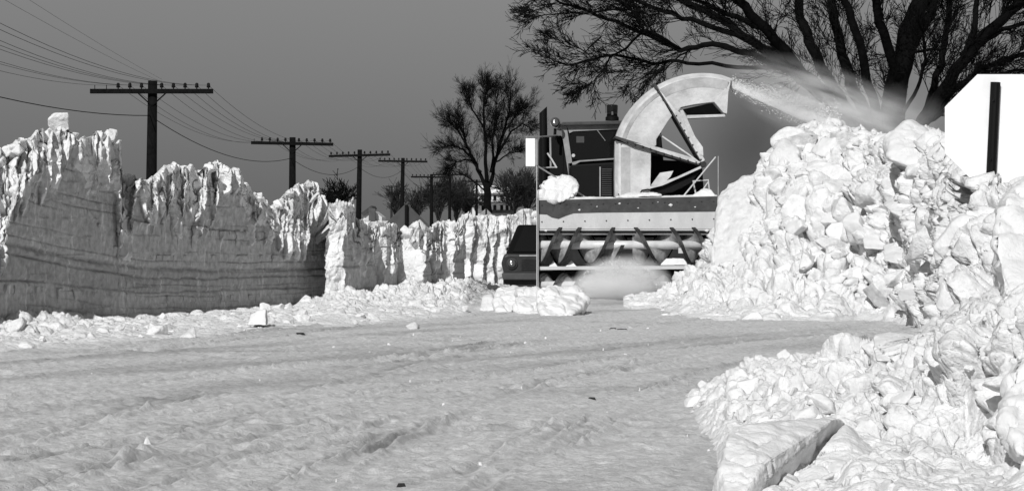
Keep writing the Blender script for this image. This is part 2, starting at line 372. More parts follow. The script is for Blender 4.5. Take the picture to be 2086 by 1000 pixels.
l1 = [(-300, 800), (250, 800), (262, 446), (300, 455), (420, 462), (440, 470), (540, 470), (600, 480), (668, 486)]
l2 = [(-300, 575), (0, 578), (160, 590), (300, 603), (668, 598)]
l3 = [(-300, 402), (60, 395), (110, 397), (160, 392), (230, 500), (300, 520), (668, 520)]
sA = dict(ledges=[(l1, 0.6, 0.5, 0.22), (l2, 0.32, 0.35, 0.2), (l3, 0.4, 0.35, 0.10), (l1, 0.3, 0.2, 0.5)],
          grooves=[(g1, 0.035, 0.020, 0.9), (g2, 0.035, 0.014, 0.9), (g3, 0.03, 0.014, 0.8), (g4, 0.02, 0.02, 0.5)],
          bands=[(g1, g3, 0.30)])
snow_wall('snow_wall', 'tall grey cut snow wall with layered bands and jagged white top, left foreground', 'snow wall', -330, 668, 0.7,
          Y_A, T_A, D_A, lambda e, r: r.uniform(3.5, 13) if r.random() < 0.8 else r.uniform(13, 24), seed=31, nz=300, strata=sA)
# beyond it the wall is stepped: shaded faces along the road, sunlit ends between them
Y_B = [(664, 33.9), (703, 34.0), (766, 35.6), (783, 35.65), (811, 36.4), (861, 36.5), (901, 37.6), (924, 37.7), (950, 38.4)]
Y_C = [(930, 50.8), (962, 50.85), (966, 51.0), (985, 51.03), (990, 51.25), (1006, 51.28), (1012, 51.45), (1030, 51.5), (1034, 51.65), (1060, 51.7), (1064, 51.85), (1140, 52.2)]
T_B = [(664, 412), (680, 414), (690, 411), (702, 412), (715, 408), (717, 450), (728, 456), (740, 452), (752, 462), (768, 457), (782, 462), (800, 462), (815, 472), (830, 466), (846, 456), (851, 446), (858, 456), (880, 458), (900, 449), (924, 452), (938, 438), (960, 440), (980, 436), (1000, 442), (1030, 441), (1050, 436), (1060, 434), (1074, 428), (1095, 425), (1140, 428)]
D_B = [(x, y + 45 + 22 * math.sin(x * 1.7)) for x, y in T_B] 
g5 = [(664, 545), (1140, 520)]; g6 = [(664, 520), (1140, 505)]
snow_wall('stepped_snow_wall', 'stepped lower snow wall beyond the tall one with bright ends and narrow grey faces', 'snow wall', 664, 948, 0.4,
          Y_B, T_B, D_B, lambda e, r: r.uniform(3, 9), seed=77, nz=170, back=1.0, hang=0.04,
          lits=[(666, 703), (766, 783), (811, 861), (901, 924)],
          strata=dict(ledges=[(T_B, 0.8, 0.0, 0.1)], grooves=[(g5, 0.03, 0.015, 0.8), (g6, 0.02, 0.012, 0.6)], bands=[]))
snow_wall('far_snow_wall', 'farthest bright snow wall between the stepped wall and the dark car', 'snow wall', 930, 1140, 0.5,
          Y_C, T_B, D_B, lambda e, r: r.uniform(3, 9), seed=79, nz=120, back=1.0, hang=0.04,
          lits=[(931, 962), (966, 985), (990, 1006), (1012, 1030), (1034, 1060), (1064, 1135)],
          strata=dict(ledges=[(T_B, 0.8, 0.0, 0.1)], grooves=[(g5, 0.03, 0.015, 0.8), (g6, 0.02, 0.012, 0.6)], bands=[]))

# ------------------------------------------------------------------ heaps of broken snow, as height fields with rubble
def heap(name, label, cat, cols, nu, nv, seed, Ys, scales, mt='rubble', edge=0.0, kind=None, warp=0.0):
    """cols: {px: [(Y, z), ...]}"""
    ks = sorted(cols); px = np.linspace(ks[0], ks[-1], nu); T = np.linspace(0, 1, nv); PY, PZ = [], []
    for k in ks:                                                              # each profile resampled by its own length
        q = np.array(cols[k], dtype=float); ic = int(np.argmax(q[:, 1]))
        seg = np.hypot(np.diff(q[:, 0]), 1.6 * np.diff(q[:, 1])) * np.where(np.arange(len(q) - 1) >= ic, 0.25, 1.0) * np.where(q[1:, 1] < 0.01, 0.4, 1.0)
        u = np.concatenate([[0], np.cumsum(seg)]); u /= u[-1]; PY.append(np.interp(T, u, q[:, 0])); PZ.append(np.interp(T, u, q[:, 1]))
    PY = np.array(PY); PZ = np.array(PZ); PXm = (np.array(ks)[:, None] - CX) / F * PY
    dl = np.sqrt(np.diff(PXm, axis=0) ** 2 + np.diff(PY, axis=0) ** 2 + np.diff(PZ, axis=0) ** 2)
    dl = np.sort(dl, axis=1)[:, int(nv * .75)]; dl[-2:] *= 0.2                # columns spaced by real distance; few beyond the last control column
    px = np.interp(np.linspace(0, 1, nu), np.concatenate([[0], np.cumsum(dl)]) / dl.sum(), ks)
    Yg = np.array([np.interp(px, ks, PY[:, j]) for j in range(nv)]); Z = np.array([np.interp(px, ks, PZ[:, j]) for j in range(nv)])
    PX = np.repeat(px[None, :], nv, 0); X = (PX - CX) / F * Yg
    V = np.stack([X, Yg, Z], -1)
    amt = np.clip((Z + 0.02) / 0.18, 0.0, 1)
    Nn = vnormals(V)
    Nn = Nn * np.sign(Nn[..., 2:3] + 1e-9)
    disp = 0
    for k, (sc, am, gap) in enumerate(scales):
        disp = disp + am * rubble(V + warp * np.stack([vn(V * 1.3, seed + 50), vn(V * 1.3, seed + 51), vn(V * 1.3, seed + 52)], -1), sc, seed + 200 * k, gap=gap)
    disp = disp + 0.05 * fbm(V * 1.4, seed + 9, 3) + 0.008 * fbm(V * 14, seed + 10, 3)
    V = V + Nn * (disp * amt)[..., None]
    me = np_mesh(name, V, grid_faces(*PX.shape))
    o = link(name, me, M[mt]); tag(o, label, cat, kind=kind)
    return V

def zc(L): return [(Y, v if v < 10 else ZY(v, Y)) for Y, v in L]      # entries above 10 are pixel rows
# rubble along the foot of the left walls
cl = {}
for px_, a, yf, ym, ycr in ((-300, 19.0, 20.5, 22.6, 664), (0, 22.6, 23.8, 25.4, 658), (90, 22.8, 24.4, 26.4, 652), (200, 23.2, 25, 27.6, 657), (262, 23.7, 26, 28.4, 650), (330, 24.2, 27, 29.2, 661), (430, 24.8, 28, 30.7, 662), (520, 25.6, 29, 31.9, 652), (600, 26.4, 30.0, 33.0, 630), (650, 27.0, 30.5, 34.0, 610), (700, 27.6, 30.8, 33.8, 600), (760, 28.2, 31.4, 35.0, 598), (800, 28.8, 32, 35.6, 590), (860, 29.6, 32.5, 36.2, 583), (900, 30.3, 33.2, 37.1, 578), (948, 31.3, 34, 38, 582), (1000, 33, 36, 40, 588), (1060, 36, 39, 42, 598)):
    zt = ZY(ycr, ym); cl[px_] = [(a - 1.0, -0.25), (a, -0.02), (yf, max(0.03, zt * 0.35)), (ym, max(zt, 0.05)), (ym + 1.5, max(zt, 0.05)), (ym + 2.5, -0.3)]
VL = heap('snow_rubble', 'low ridge of fine broken snow along the foot of the left snow walls', 'snow rubble', cl, 1100, 420, 5,
          np.concatenate([np.linspace(18, 39, 400), np.linspace(39.1, 46, 30)]), ((0.30, 0.32, 0.5), (0.13, 0.4, 0.5), (0.05, 0.25, 0.3)))
# high pile on the right
cp = {
    1270: zc([(31, -.2), (33, -.05), (34.5, .02), (36.5, .05), (38, .0), (39, -.2)]),
    1330: zc([(29.5, -.2), (31, -.06), (34, -.01), (36.5, .08), (38.2, .06), (39.2, -.2)]),
    1385: zc([(29, -.2), (30.5, -.04), (34, .06), (36.5, 592), (38.0, 600), (39, -.2)]),
    1425: zc([(29, -.2), (30.5, 0), (33.5, .12), (36, 575), (37.6, 565), (38.6, .1)]),
    1455: zc([(29, -.2), (30.2, 0), (33, .15), (35.2, 572), (36.3, 560), (38.0, 560), (40, .2)]),
    1484: zc([(29, -.2), (30.2, 0), (33, .2), (35.2, 552), (36.3, 490), (38.0, 480), (40, .2)]),
    1510: zc([(28.8, -.2), (30, 0), (32.6, .2), (34.9, 545), (36.4, 420), (38, 410), (42, .2)]),
    1555: zc([(28.6, -.2), (29.8, 0), (32, .2), (34.5, 530), (36, 382), (38, 375), (42, .4)]),
    1590: zc([(28.6, -.2), (29.8, 0), (32, .25), (34, 530), (35.6, 330), (37.5, 300), (42, .6)]),
    1640: zc([(28.6, -.2), (29.8, 0), (32, .25), (33.8, 500), (35, 380), (36.6, 268), (39, 275), (44, .4)]),
    1700: zc([(28.4, -.2), (29.6, 0), (31.6, .25), (33.4, 480), (34.8, 370), (36.4, 266), (39, 275), (44, .4)]),
    1740: zc([(29, -.2), (30.3, 0), (31.8, .18), (33, 490), (34.6, 370), (36, 290), (39, 300), (44, .4)]),
    1800: zc([(28.6, -.2), (30, 0.02), (31.2, .18), (32.2, 490), (33.4, 370), (34.6, 300), (38, 310), (44, .4)]),
    1860: zc([(27, -.2), (28.8, .03), (30, .22), (30.9, 490), (31.8, 390), (33.2, 300), (36, 310), (44, .4)]),
    1920: zc([(23.5, -.1), (25.5, .18), (26.8, .38), (27.6, 490), (28.6, 400), (30.4, 298), (34, 310), (40, .4)]),
    1965: zc([(17.5, .2), (19.8, .38), (21.5, .5), (22.8, 500), (24.0, 410), (25.8, 352), (29, 356), (36, .4)]),
    2005: zc([(16.6, .25), (18.4, .4), (20, .55), (21.2, 480), (22.0, 384), (24, 395), (28, 405), (36, .4)]),
    2050: zc([(16, .3), (17.6, .42), (19.4, .6), (20.8, 470), (21.8, 392), (24, 405), (28, 415), (36, .4)]),
    2100: zc([(15.6, .3), (17.4, .45), (19.2, .7), (20.6, 450), (21.6, 370), (24, 380), (28, 400), (36, .4)]),
    2500: zc([(14, .3), (16.4, .45), (18.2, .7), (19.6, 450), (20.6, 350), (24, 360), (28, 400), (36, .4)]),
    3000: zc([(12, -.3), (14.4, -.25), (16.2, .0), (17.6, .1), (18.6, .2), (22, .1), (26, .0), (34, -.3)]),
}
VP = heap('snow_pile', 'high pile of broken snow blocks thrown up beside the snow blower, right', 'snow pile', cp, 1000, 620, 301,
          np.concatenate([np.linspace(14, 28, 130), np.linspace(28.05, 40, 330), np.linspace(40.2, 46, 20)]), ((0.62, 0.36, 0.5), (0.27, 0.36, 0.8), (0.11, 0.34, 0.7), (0.05, 0.25, 0.5)), warp=0.06)
# bank in the right foreground
cf = {
    1270: zc([(9, -.3), (10, -.12), (12, -.10), (14, -.08), (16, -.08), (18, -.3)]),
    1370: zc([(9, -.3), (10, -.2), (12, -.14), (15, -.06), (17, -.05), (19, -.3)]),
    1450: zc([(9, -.2), (10, -.10), (12, -.03), (14, .04), (16, .09), (17, .0), (19, -.3)]),
    1500: zc([(8.5, -.02), (10, .04), (12, .06), (14, .12), (16.0, 772), (17.0, .04), (20, -.3)]),
    1640: zc([(8.5, 0), (10, .05), (12, .1), (14, .2), (15.8, 748), (16.8, .06), (19, -.3)]),
    1780: zc([(8.5, .05), (10, .08), (11.6, .12), (13, 800), (15.0, 728), (16.0, .15), (18.5, -.2)]),
    1830: zc([(8.5, .05), (10, .08), (11.4, .12), (12.2, 790), (13.6, 725), (15, .22), (18.5, -.1)]),
    1900: zc([(8.5, .05), (10, .06), (11.2, .08), (11.7, 780), (12.8, 705), (14.5, .30), (18.5, .1)]),
    1960: zc([(8.5, .04), (10, .05), (11.2, .07), (11.55, 720), (12.6, 665), (15, .48), (20, .3)]),
    2010: zc([(8.5, .03), (10, .04), (11.2, .06), (11.5, 700), (12.6, 640), (15, .52), (20, .3)]),
    2060: zc([(8.5, .03), (10, .04), (11.0, .08), (11.3, 680), (12.4, 640), (15, .52), (20, .3)]),
    2110: zc([(8.5, .03), (10, .06), (10.8, .15), (11.2, 640), (12.2, 600), (15, .55), (20, .3)]),
    2500: zc([(8.0, .1), (9.4, .2), (10.4, .3), (11, 560), (12.2, 500), (15, .6), (20, .3)]),
    3000: zc([(7.6, -.3), (9, -.2), (10, -.1), (10.6, .0), (11.8, .1), (14.5, .1), (19, -.3)]),
}
VF = heap('snow_bank', 'low bank of broken snow filling the right foreground corner', 'snow bank', cf, 900, 1050, 808,
          np.linspace(8.4, 20.5, 700), ((0.26, 0.36, 0.4), (0.11, 0.34, 0.6), (0.06, 0.22, 0.5)), warp=0.04)

# ------------------------------------------------------------------ single blocks of snow
def block_mesh(name, pts, edge_len, amp, seed, stretch=(1, 1, 1), mt='snow', round_=0.06, cr=0.0):
    bm = bmesh.new()
    for p in pts: bm.verts.new(p)
    r = bmesh.ops.convex_hull(bm, input=bm.verts)
    junk = [g for g in r['geom_interior'] + r['geom_unused'] if isinstance(g, bmesh.types.BMVert)]
    bmesh.ops.delete(bm, geom=list(set(junk)), context='VERTS')
    bmesh.ops.dissolve_limit(bm, angle_limit=0.12, verts=bm.verts, edges=bm.edges)
    bmesh.ops.bevel(bm, geom=list(bm.edges), offset=round_, segments=2, profile=0.6, affect='EDGES', clamp_overlap=True)
    bmesh.ops.triangulate(bm, faces=bm.faces)
    for _ in range(6):
        es = [e for e in bm.edges if e.calc_length() > edge_len]
        if not es or len(bm.verts) > 9000: break
        bmesh.ops.subdivide_edges(bm, edges=es, cuts=1); bmesh.ops.triangulate(bm, faces=[f for f in bm.faces if len(f.verts) > 3])
    bmesh.ops.recalc_face_normals(bm, faces=bm.faces); bm.normal_update()
    V = np.array([v.co[:] for v in bm.verts]); Nn = np.array([v.normal[:] for v in bm.verts])
    s_ = np.array(stretch)
    d = cr * rubble(V, 0.2, seed + 60, gap=0.6) + amp * fbm(V * s_ / (amp * 14 + 0.02), seed, 4, 0.6) + amp * 0.8 * np.abs(fbm(V * s_ / (amp * 5 + 0.01), seed + 5, 2))
    V = V + Nn * d[:, None]
    for v, c in zip(bm.verts, V): v.co = c
    me = bpy.data.meshes.new(name); bm.to_mesh(me); bm.free(); me.shade_smooth(); me.materials.append(M[mt])
    return me
def block_px(name, label, cat, pts, **kw):
    """pts: (px, py, Y) corners; object origin at its base"""
    W = [P(*p) for p in pts]; c = sum(W, Vector()) / len(W); c.z = min(p.z for p in W)
    me = block_mesh(name, [p - c for p in W], kw.pop('edge_len', 0.06), kw.pop('amp', 0.02), kw.pop('seed', 1), **kw)
    o = link(name, me, None); o.location = c; return tag(o, label, cat)
# the picked-out ones
block_px('snow_block', 'leaning white snow block perched on the highest point of the left snow wall', 'snow block',
         [(97, 243, 27.9), (112, 231, 27.9), (139, 230, 27.9), (140, 278, 28.0), (112, 276, 28), (100, 262, 28), (108, 232, 28.3), (139, 232, 28.3), (138, 280, 28.3), (112, 278, 28.3)], edge_len=0.02, amp=0.010, seed=3, round_=0.01)
block_px('snow_block', 'pointed square snow block standing at the foot of the tall left snow wall', 'snow block',
         [(512, 640, 27.6), (541, 628, 27.6), (542, 662, 27.5), (504, 662, 27.5), (518, 640, 27.9), (543, 632, 28), (545, 660, 28), (510, 660, 27.9)], edge_len=0.03, amp=0.008, seed=4, round_=0.01)
block_px('snow_block', 'small lone white snow block lying on the road left of the snow blower', 'snow block',
         [(826, 664, 27.6), (846, 655, 27.6), (854, 662, 27.6), (850, 672, 27.4), (834, 672, 27.4), (840, 656, 27.9), (852, 662, 27.9), (836, 668, 27.9)], edge_len=0.03, amp=0.006, seed=5, round_=0.01)
block_px('snow_block', 'large cracked snow block with flat sunlit front lying before the snow blower', 'snow block',
         [(1100, 598, 32), (1140, 583, 32.3), (1180, 592, 32.3), (1194, 612, 32.2), (1168, 641, 31.6), (1128, 652, 31.5), (1104, 640, 31.6), (1096, 615, 31.8), (1110, 592, 32.9), (1182, 594, 32.9), (1190, 630, 32.7), (1110, 640, 32.7)], edge_len=0.02, amp=0.02, seed=6, cr=0.22, round_=0.015)
block_px('snow_block', 'upright narrow snow block at the left end of the lumps before the snow blower', 'snow block',
         [(984, 602, 33.6), (1003, 599, 33.6), (1006, 636, 33.2), (977, 636, 33.2), (986, 602, 34), (1003, 600, 34), (1006, 634, 34), (980, 634, 34)], edge_len=0.03, amp=0.010, seed=7, round_=0.02)
block_px('snow_block', 'rounded snow lump between the upright block and the dark car front', 'snow block',
         [(1018, 592, 33.4), (1050, 588, 33.4), (1058, 606, 33.2), (1040, 640, 32.8), (1012, 638, 32.8), (1008, 610, 33.2), (1022, 592, 34), (1052, 592, 34), (1050, 636, 33.8), (1014, 634, 33.8)], edge_len=0.03, amp=0.016, seed=8, cr=0.22, round_=0.015)
block_px('snow_block', 'snow lump wedged against the left side of the large cracked block', 'snow block',
         [(1054, 592, 33), (1092, 590, 33), (1106, 606, 32.8), (1096, 644, 32.3), (1060, 644, 32.3), (1048, 618, 32.6), (1060, 592, 33.6), (1098, 594, 33.6), (1094, 640, 33.4), (1062, 636, 33.4)], edge_len=0.03, amp=0.016, seed=9, cr=0.22, round_=0.015)
block_px('snow_block', 'boulder-shaped snow block resting on top of the blower housing beside the cab', 'snow block',
         [(1106, 376, 39.5), (1120, 362, 39.5), (1152, 360, 39.5), (1176, 374, 39.45), (1180, 388, 39.4), (1162, 404, 39.3), (1140, 412, 39.25), (1112, 410, 39.3), (1100, 396, 39.4), (1120, 364, 40.0), (1170, 372, 40.0), (1166, 402, 40.0), (1112, 402, 40.0)], edge_len=0.02, amp=0.022, seed=10, cr=0.22, round_=0.03)
block_px('snow_block', 'big smooth tent-shaped snow block on the crest of the right pile beside the octagonal sign', 'snow block',
         [(1802, 285, 31.6), (1822, 262, 31.6), (1850, 243, 31.8), (1872, 256, 31.8), (1922, 286, 31.5), (1926, 330, 31.1), (1870, 345, 30.8), (1806, 322, 31.1), (1850, 246, 33.2), (1918, 290, 33.2), (1920, 330, 33), (1806, 320, 33)], edge_len=0.05, amp=0.018, seed=11, cr=0.08, round_=0.05)
block_px('snow_block', 'broad slanting snow slab lying in the middle of the right pile', 'snow block',
         [(1797, 415, 31.2), (1830, 396, 31.3), (1868, 392, 31.2), (1902, 440, 30.6), (1878, 462, 30.2), (1812, 430, 30.7), (1830, 398, 32), (1880, 396, 32), (1904, 450, 31.6)], edge_len=0.04, amp=0.012, seed=12, round_=0.03)
block_px('snow_block', 'big triangular snow slab low on the right pile below the octagonal sign', 'snow block',
         [(1936, 440, 22.4), (2000, 432, 22.4), (2030, 445, 22.0), (2028, 540, 21.2), (1992, 520, 21.4), (1955, 468, 22.0), (1990, 434, 23), (2032, 450, 23), (2030, 540, 22.6)], edge_len=0.03, amp=0.012, seed=13, round_=0.03)
block_px('snow_block', 'cube-like snow block in the lower right pile with a dark hole beside it', 'snow block',
         [(1760, 470, 32.4), (1806, 468, 32.4), (1810, 508, 31.9), (1758, 506, 31.9), (1764, 468, 33), (1806, 468, 33), (1806, 506, 33)], edge_len=0.04, amp=0.012, seed=14, round_=0.03)
block_px('snow_block', 'pale wedge-shaped snow block low in the right pile next to the cube-like one', 'snow block',
         [(1800, 500, 31.4), (1850, 490, 31.4), (1866, 520, 31), (1852, 545, 30.6), (1800, 530, 30.9), (1806, 498, 32), (1856, 500, 32)], edge_len=0.04, amp=0.012, seed=15, round_=0.03)
block_px('snow_block', 'flat white snow block alone at the foot of the right pile', 'snow block',
         [(1832, 590, 28.6), (1885, 588, 28.6), (1888, 612, 28), (1830, 612, 28), (1840, 588, 29), (1884, 588, 29)], edge_len=0.04, amp=0.01, seed=16, round_=0.02)
block_px('sheared_snow_slab', 'leaning ridged snow slab forming the left end of the right pile against the blower', 'snow slab',
         [(1462, 402, 36.1), (1482, 384, 36.1), (1512, 360, 36.2), (1555, 352, 36.2), (1566, 372, 36), (1560, 450, 35.3), (1540, 560, 34.6), (1520, 585, 34.4), (1455, 585, 34.6), (1452, 500, 35.2), (1512, 362, 37.4), (1558, 356, 37.4), (1556, 560, 36.6), (1470, 560, 36.6)], edge_len=0.035, amp=0.034, seed=17, round_=0.05, stretch=(1.6, 1, 0.28), mt='slab')
block_px('sheared_snow_slab', 'taller ridged snow slab second from the blower in the right pile', 'snow slab',
         [(1560, 352, 35.6), (1570, 340, 35.6), (1586, 285, 35.9), (1600, 280, 35.9), (1628, 300, 35.7), (1640, 420, 35.0), (1630, 520, 34.2), (1590, 560, 34.0), (1566, 540, 34.2), (1560, 450, 35), (1590, 284, 37), (1630, 300, 37), (1634, 520, 36.2), (1570, 530, 36.2)], edge_len=0.035, amp=0.034, seed=18, round_=0.05, stretch=(1.6, 1, 0.28), mt='slab')
block_px('snow_block', 'large rounded snow boulder cut by the right edge of the picture under the octagonal sign', 'snow boulder',
         [(2034, 430, 13.4), (2060, 395, 13.6), (2100, 360, 13.7), (2240, 350, 13.8), (2280, 500, 13.4), (2200, 680, 12.6), (2080, 650, 12.7), (2046, 592, 12.9), (2032, 520, 13.1), (2070, 390, 14.8), (2240, 360, 14.8), (2240, 660, 14.4), (2056, 600, 14.4)], edge_len=0.025, amp=0.018, seed=19, cr=0.25, round_=0.06)
block_px('snow_block', 'large snow block at the bottom edge whose right flank is a grey shaded diagonal', 'snow block',
         [(1484, 892, 10.3), (1500, 872, 10.5), (1590, 858, 10.75), (1700, 852, 10.9), (1590, 906, 10.3), (1548, 950, 10.0), (1500, 1040, 9.7), (1440, 1060, 9.9), (1470, 960, 10.0),
          (1722, 862, 11.25), (1668, 935, 10.9), (1622, 985, 10.7), (1580, 1060, 10.5), (1500, 880, 11.5), (1600, 862, 11.5)], edge_len=0.012, amp=0.006, seed=20, cr=0.07, round_=0.010)
block_px('snow_block', 'sharp pyramid-shaped snow block beside the grey diagonal at the bottom edge', 'snow block',
         [(1722, 866, 10.9), (1796, 932, 10.7), (1740, 946, 10.4), (1660, 985, 10.2), (1560, 1050, 10.0), (1640, 960, 10.6), (1724, 868, 11.2), (1796, 936, 11.1), (1720, 1060, 10.5), (1560, 1070, 10.4)], edge_len=0.012, amp=0.006, seed=21, cr=0.07, round_=0.012)
block_px('snow_block', 'white box-like snow block jutting from the top of the right foreground bank', 'snow block',
         [(1779, 684, 13.6), (1810, 677, 13.7), (1872, 684, 13.7), (1838, 700, 13.4), (1818, 736, 13.2), (1785, 734, 13.2), (1782, 684, 14.0), (1866, 684, 14.1), (1840, 730, 13.9), (1790, 732, 13.9)], edge_len=0.012, amp=0.004, seed=22, round_=0.01)
block_px('snow_block', 'tilted white snow block pointing up left behind the box-like block', 'snow block',
         [(1868, 676, 13.8), (1906, 644, 13.8), (1934, 662, 13.7), (1912, 684, 13.5), (1880, 682, 13.5), (1908, 646, 14.1), (1932, 664, 14.1), (1884, 684, 14.0)], edge_len=0.012, amp=0.004, seed=23, round_=0.01)
block_px('snow_block', 'narrow tilted snow block right of the one pointing up left', 'snow block',
         [(1928, 668, 13.5), (1954, 636, 13.6), (1978, 644, 13.6), (1950, 680, 13.3), (1936, 678, 13.3), (1956, 638, 13.9), (1976, 648, 13.9), (1946, 682, 13.7)], edge_len=0.012, amp=0.004, seed=24, round_=0.01)
block_px('snow_block', 'small triangular snow block beside the big boulder at the right edge', 'snow block',
         [(2010, 672, 12.9), (2046, 640, 13.0), (2052, 690, 12.7), (2036, 692, 12.6), (2044, 642, 13.3), (2050, 690, 13.2), (2014, 680, 13.2)], edge_len=0.012, amp=0.004, seed=25, round_=0.01)
block_px('snow_block', 'tall snow boulder filling the lower right corner below the big boulder', 'snow boulder',
         [(2046, 800, 10.9), (2070, 740, 11.1), (2120, 690, 11.2), (2240, 700, 11.2), (2240, 1000, 10.3), (2090, 960, 10.4), (2050, 870, 10.6), (2100, 720, 12), (2220, 740, 12), (2220, 1000, 11.6), (2070, 900, 11.6)], edge_len=0.018, amp=0.012, seed=26, cr=0.25, round_=0.04)

# loose chunks: a few shapes shared by many single objects
CH = []
for k in range(14):
    r = random.Random(100 + k); pts = []
    for _ in range(13):
        v = Vector((r.gauss(0, 1), r.gauss(0, 1), r.gauss(0, 1))).normalized()
        pts.append(Vector((v.x * r.uniform(.35, .62), v.y * r.uniform(.3, .5), v.z * r.uniform(.25, .42) + 0.15)))
    CH.append(block_mesh('snow_chunk', pts, 0.14, 0.03, 50 + k, round_=0.03, mt='snow' if k % 2 else 'rubble'))
def scatter(Vg, n, cond, smin, smax, label, group, seed, sink=0.25, zones=None):
    r = random.Random(seed); c = 0; tries = 0; mid = Vg[0]; cpx = np.maximum.accumulate(mid[:, 0] / mid[:, 1] * F + CX)
    while c < n and tries < n * 60:
        tries += 1
        i = r.randrange(Vg.shape[0]); j = min(int(np.searchsorted(cpx, r.uniform(max(cpx[0], -50), min(cpx[-1], 2120)))), len(cpx) - 1); v = Vg[i, j]
        px = v[0] / v[1] * F + CX; py = HOR - (v[2] - H) / v[1] * F
        if not cond(px, py, v): continue
        o = bpy.data.objects.new('snow_chunk', CH[r.randrange(len(CH))]); COL.objects.link(o)
        s = smin + (smax - smin) * r.random() ** 2.2
        o.scale = (s * r.uniform(.8, 1.3), s * r.uniform(.8, 1.2), s * r.uniform(.7, 1.2)); o.rotation_euler = (r.uniform(-.6, .6), r.uniform(-.6, .6), r.uniform(0, 6.28))
        o.location = (float(v[0]), float(v[1]), float(v[2]) - sink * s * 0.4)
        where = ''
        if zones:
            for (a1, a2, b1, b2, txt) in zones:
                if a1 <= px < a2 and b1 <= py < b2: where = txt; break
            if not where: bpy.data.objects.remove(o); continue
        tag(o, label + where, 'snow chunk', group + where); c += 1
scatter(VP, 140, lambda a, b, v: 1560 < a < 2080 and v[1] < 37.5 and v[2] > .25 and b > 275 and not (a > 1905 and b < 460), 0.16, 0.7, 'white snow chunk in the high right pile', 'snow chunks', 1, zones=[(1500, 1700, 200, 380, ' near its left crest'), (1700, 1930, 200, 380, ' under the tent-shaped block'), (1500, 1700, 380, 470, ' halfway down beside the ridged slabs'), (1700, 1900, 380, 470, ' round the broad slanting slab'), (1900, 2100, 300, 470, ' just below the octagonal sign'), (1500, 1700, 470, 700, ' low on its left side'), (1700, 1900, 470, 700, ' low in its middle'), (1900, 2100, 470, 700, ' low on its right by the big boulder')])
scatter(VP, 45, lambda a, b, v: 1340 < a < 1980 and -0.05 < v[2] < .5 and v[1] < 37.5, 0.08, 0.3, 'small snow chunk at the foot of the high right pile', 'foot chunks', 2, zones=[(1300, 1470, 0, 900, ', below the blower housing'), (1470, 1640, 0, 900, ', under the ridged slabs'), (1640, 1800, 0, 900, ', in its middle'), (1800, 2100, 0, 900, ', at its right end')])
scatter(VF, 85, lambda a, b, v: 1400 < a < 2080 and (b > 740 or rnd.random() < .3) and b < 860 and -0.03 < v[2] and v[1] < 16.5, 0.05, 0.22, 'angular snow chunk in the foreground bank', 'bank chunks', 3, zones=[(1300, 1480, 0, 790, ' at its far left tip'), (1480, 1640, 0, 790, ' along its upper left edge'), (1640, 1780, 0, 790, ' left of the box-like block'), (1780, 2100, 0, 700, ' behind the box-like block'), (1780, 2100, 700, 790, ' below the box-like block'), (1300, 1500, 790, 870, ' above the left end of the bottom block'), (1500, 1780, 790, 870, ' just above the pyramid-shaped block'), (1780, 2100, 790, 870, ' beside the tall corner boulder')])
scatter(VL, 75, lambda a, b, v: 0 < a < 960 and 0.0 < v[2] < .5, 0.06, 0.24, 'small snow chunk in the rubble', 'rubble chunks', 4, zones=[(0, 160, 0, 900, ' at the far left under the tall wall'), (160, 330, 0, 900, ' under the notch of the tall wall'), (330, 500, 0, 900, ' left of the pointed square block'), (500, 665, 0, 900, ' between the pointed block and the tall wall end'), (665, 800, 0, 900, ' under the first bright end of the stepped wall'), (800, 1000, 0, 900, ' before the far part of the stepped wall')])

def crest(name, n, smin, smax, label, group, seed, lo, hi):
    C_ = CREST[name]; r = random.Random(seed); c = 0; t = 0
    while c < n and t < 4000:
        t += 1; v = C_[r.randrange(len(C_))]; px = v[0] / v[1] * F + CX
        if not lo < px < hi or 225 < px < 245: continue
        o = bpy.data.objects.new('snow_lump', CH[r.randrange(len(CH))]); COL.objects.link(o); s = smin + (smax - smin) * r.random() ** 2
        o.scale = (s * r.uniform(.8, 1.3), s, s * r.uniform(.7, 1.3)); o.rotation_euler = (r.uniform(-.7, .7), r.uniform(-.7, .7), r.uniform(0, 6.28))
        o.location = (float(v[0]), float(v[1]), float(v[2]) - s * .38); tag(o, label, 'snow lump', group); c += 1
crest('snow_wall', 34, 0.06, 0.2, 'jagged white snow lump crowning the crest of the tall left snow wall', 'lumps on the crest of the tall wall', 5, 0, 662)
crest('stepped_snow_wall', 9, 0.07, 0.20, 'small white snow lump on the crest of the stepped snow wall', 'lumps on the crest of the stepped wall', 6, 668, 946)
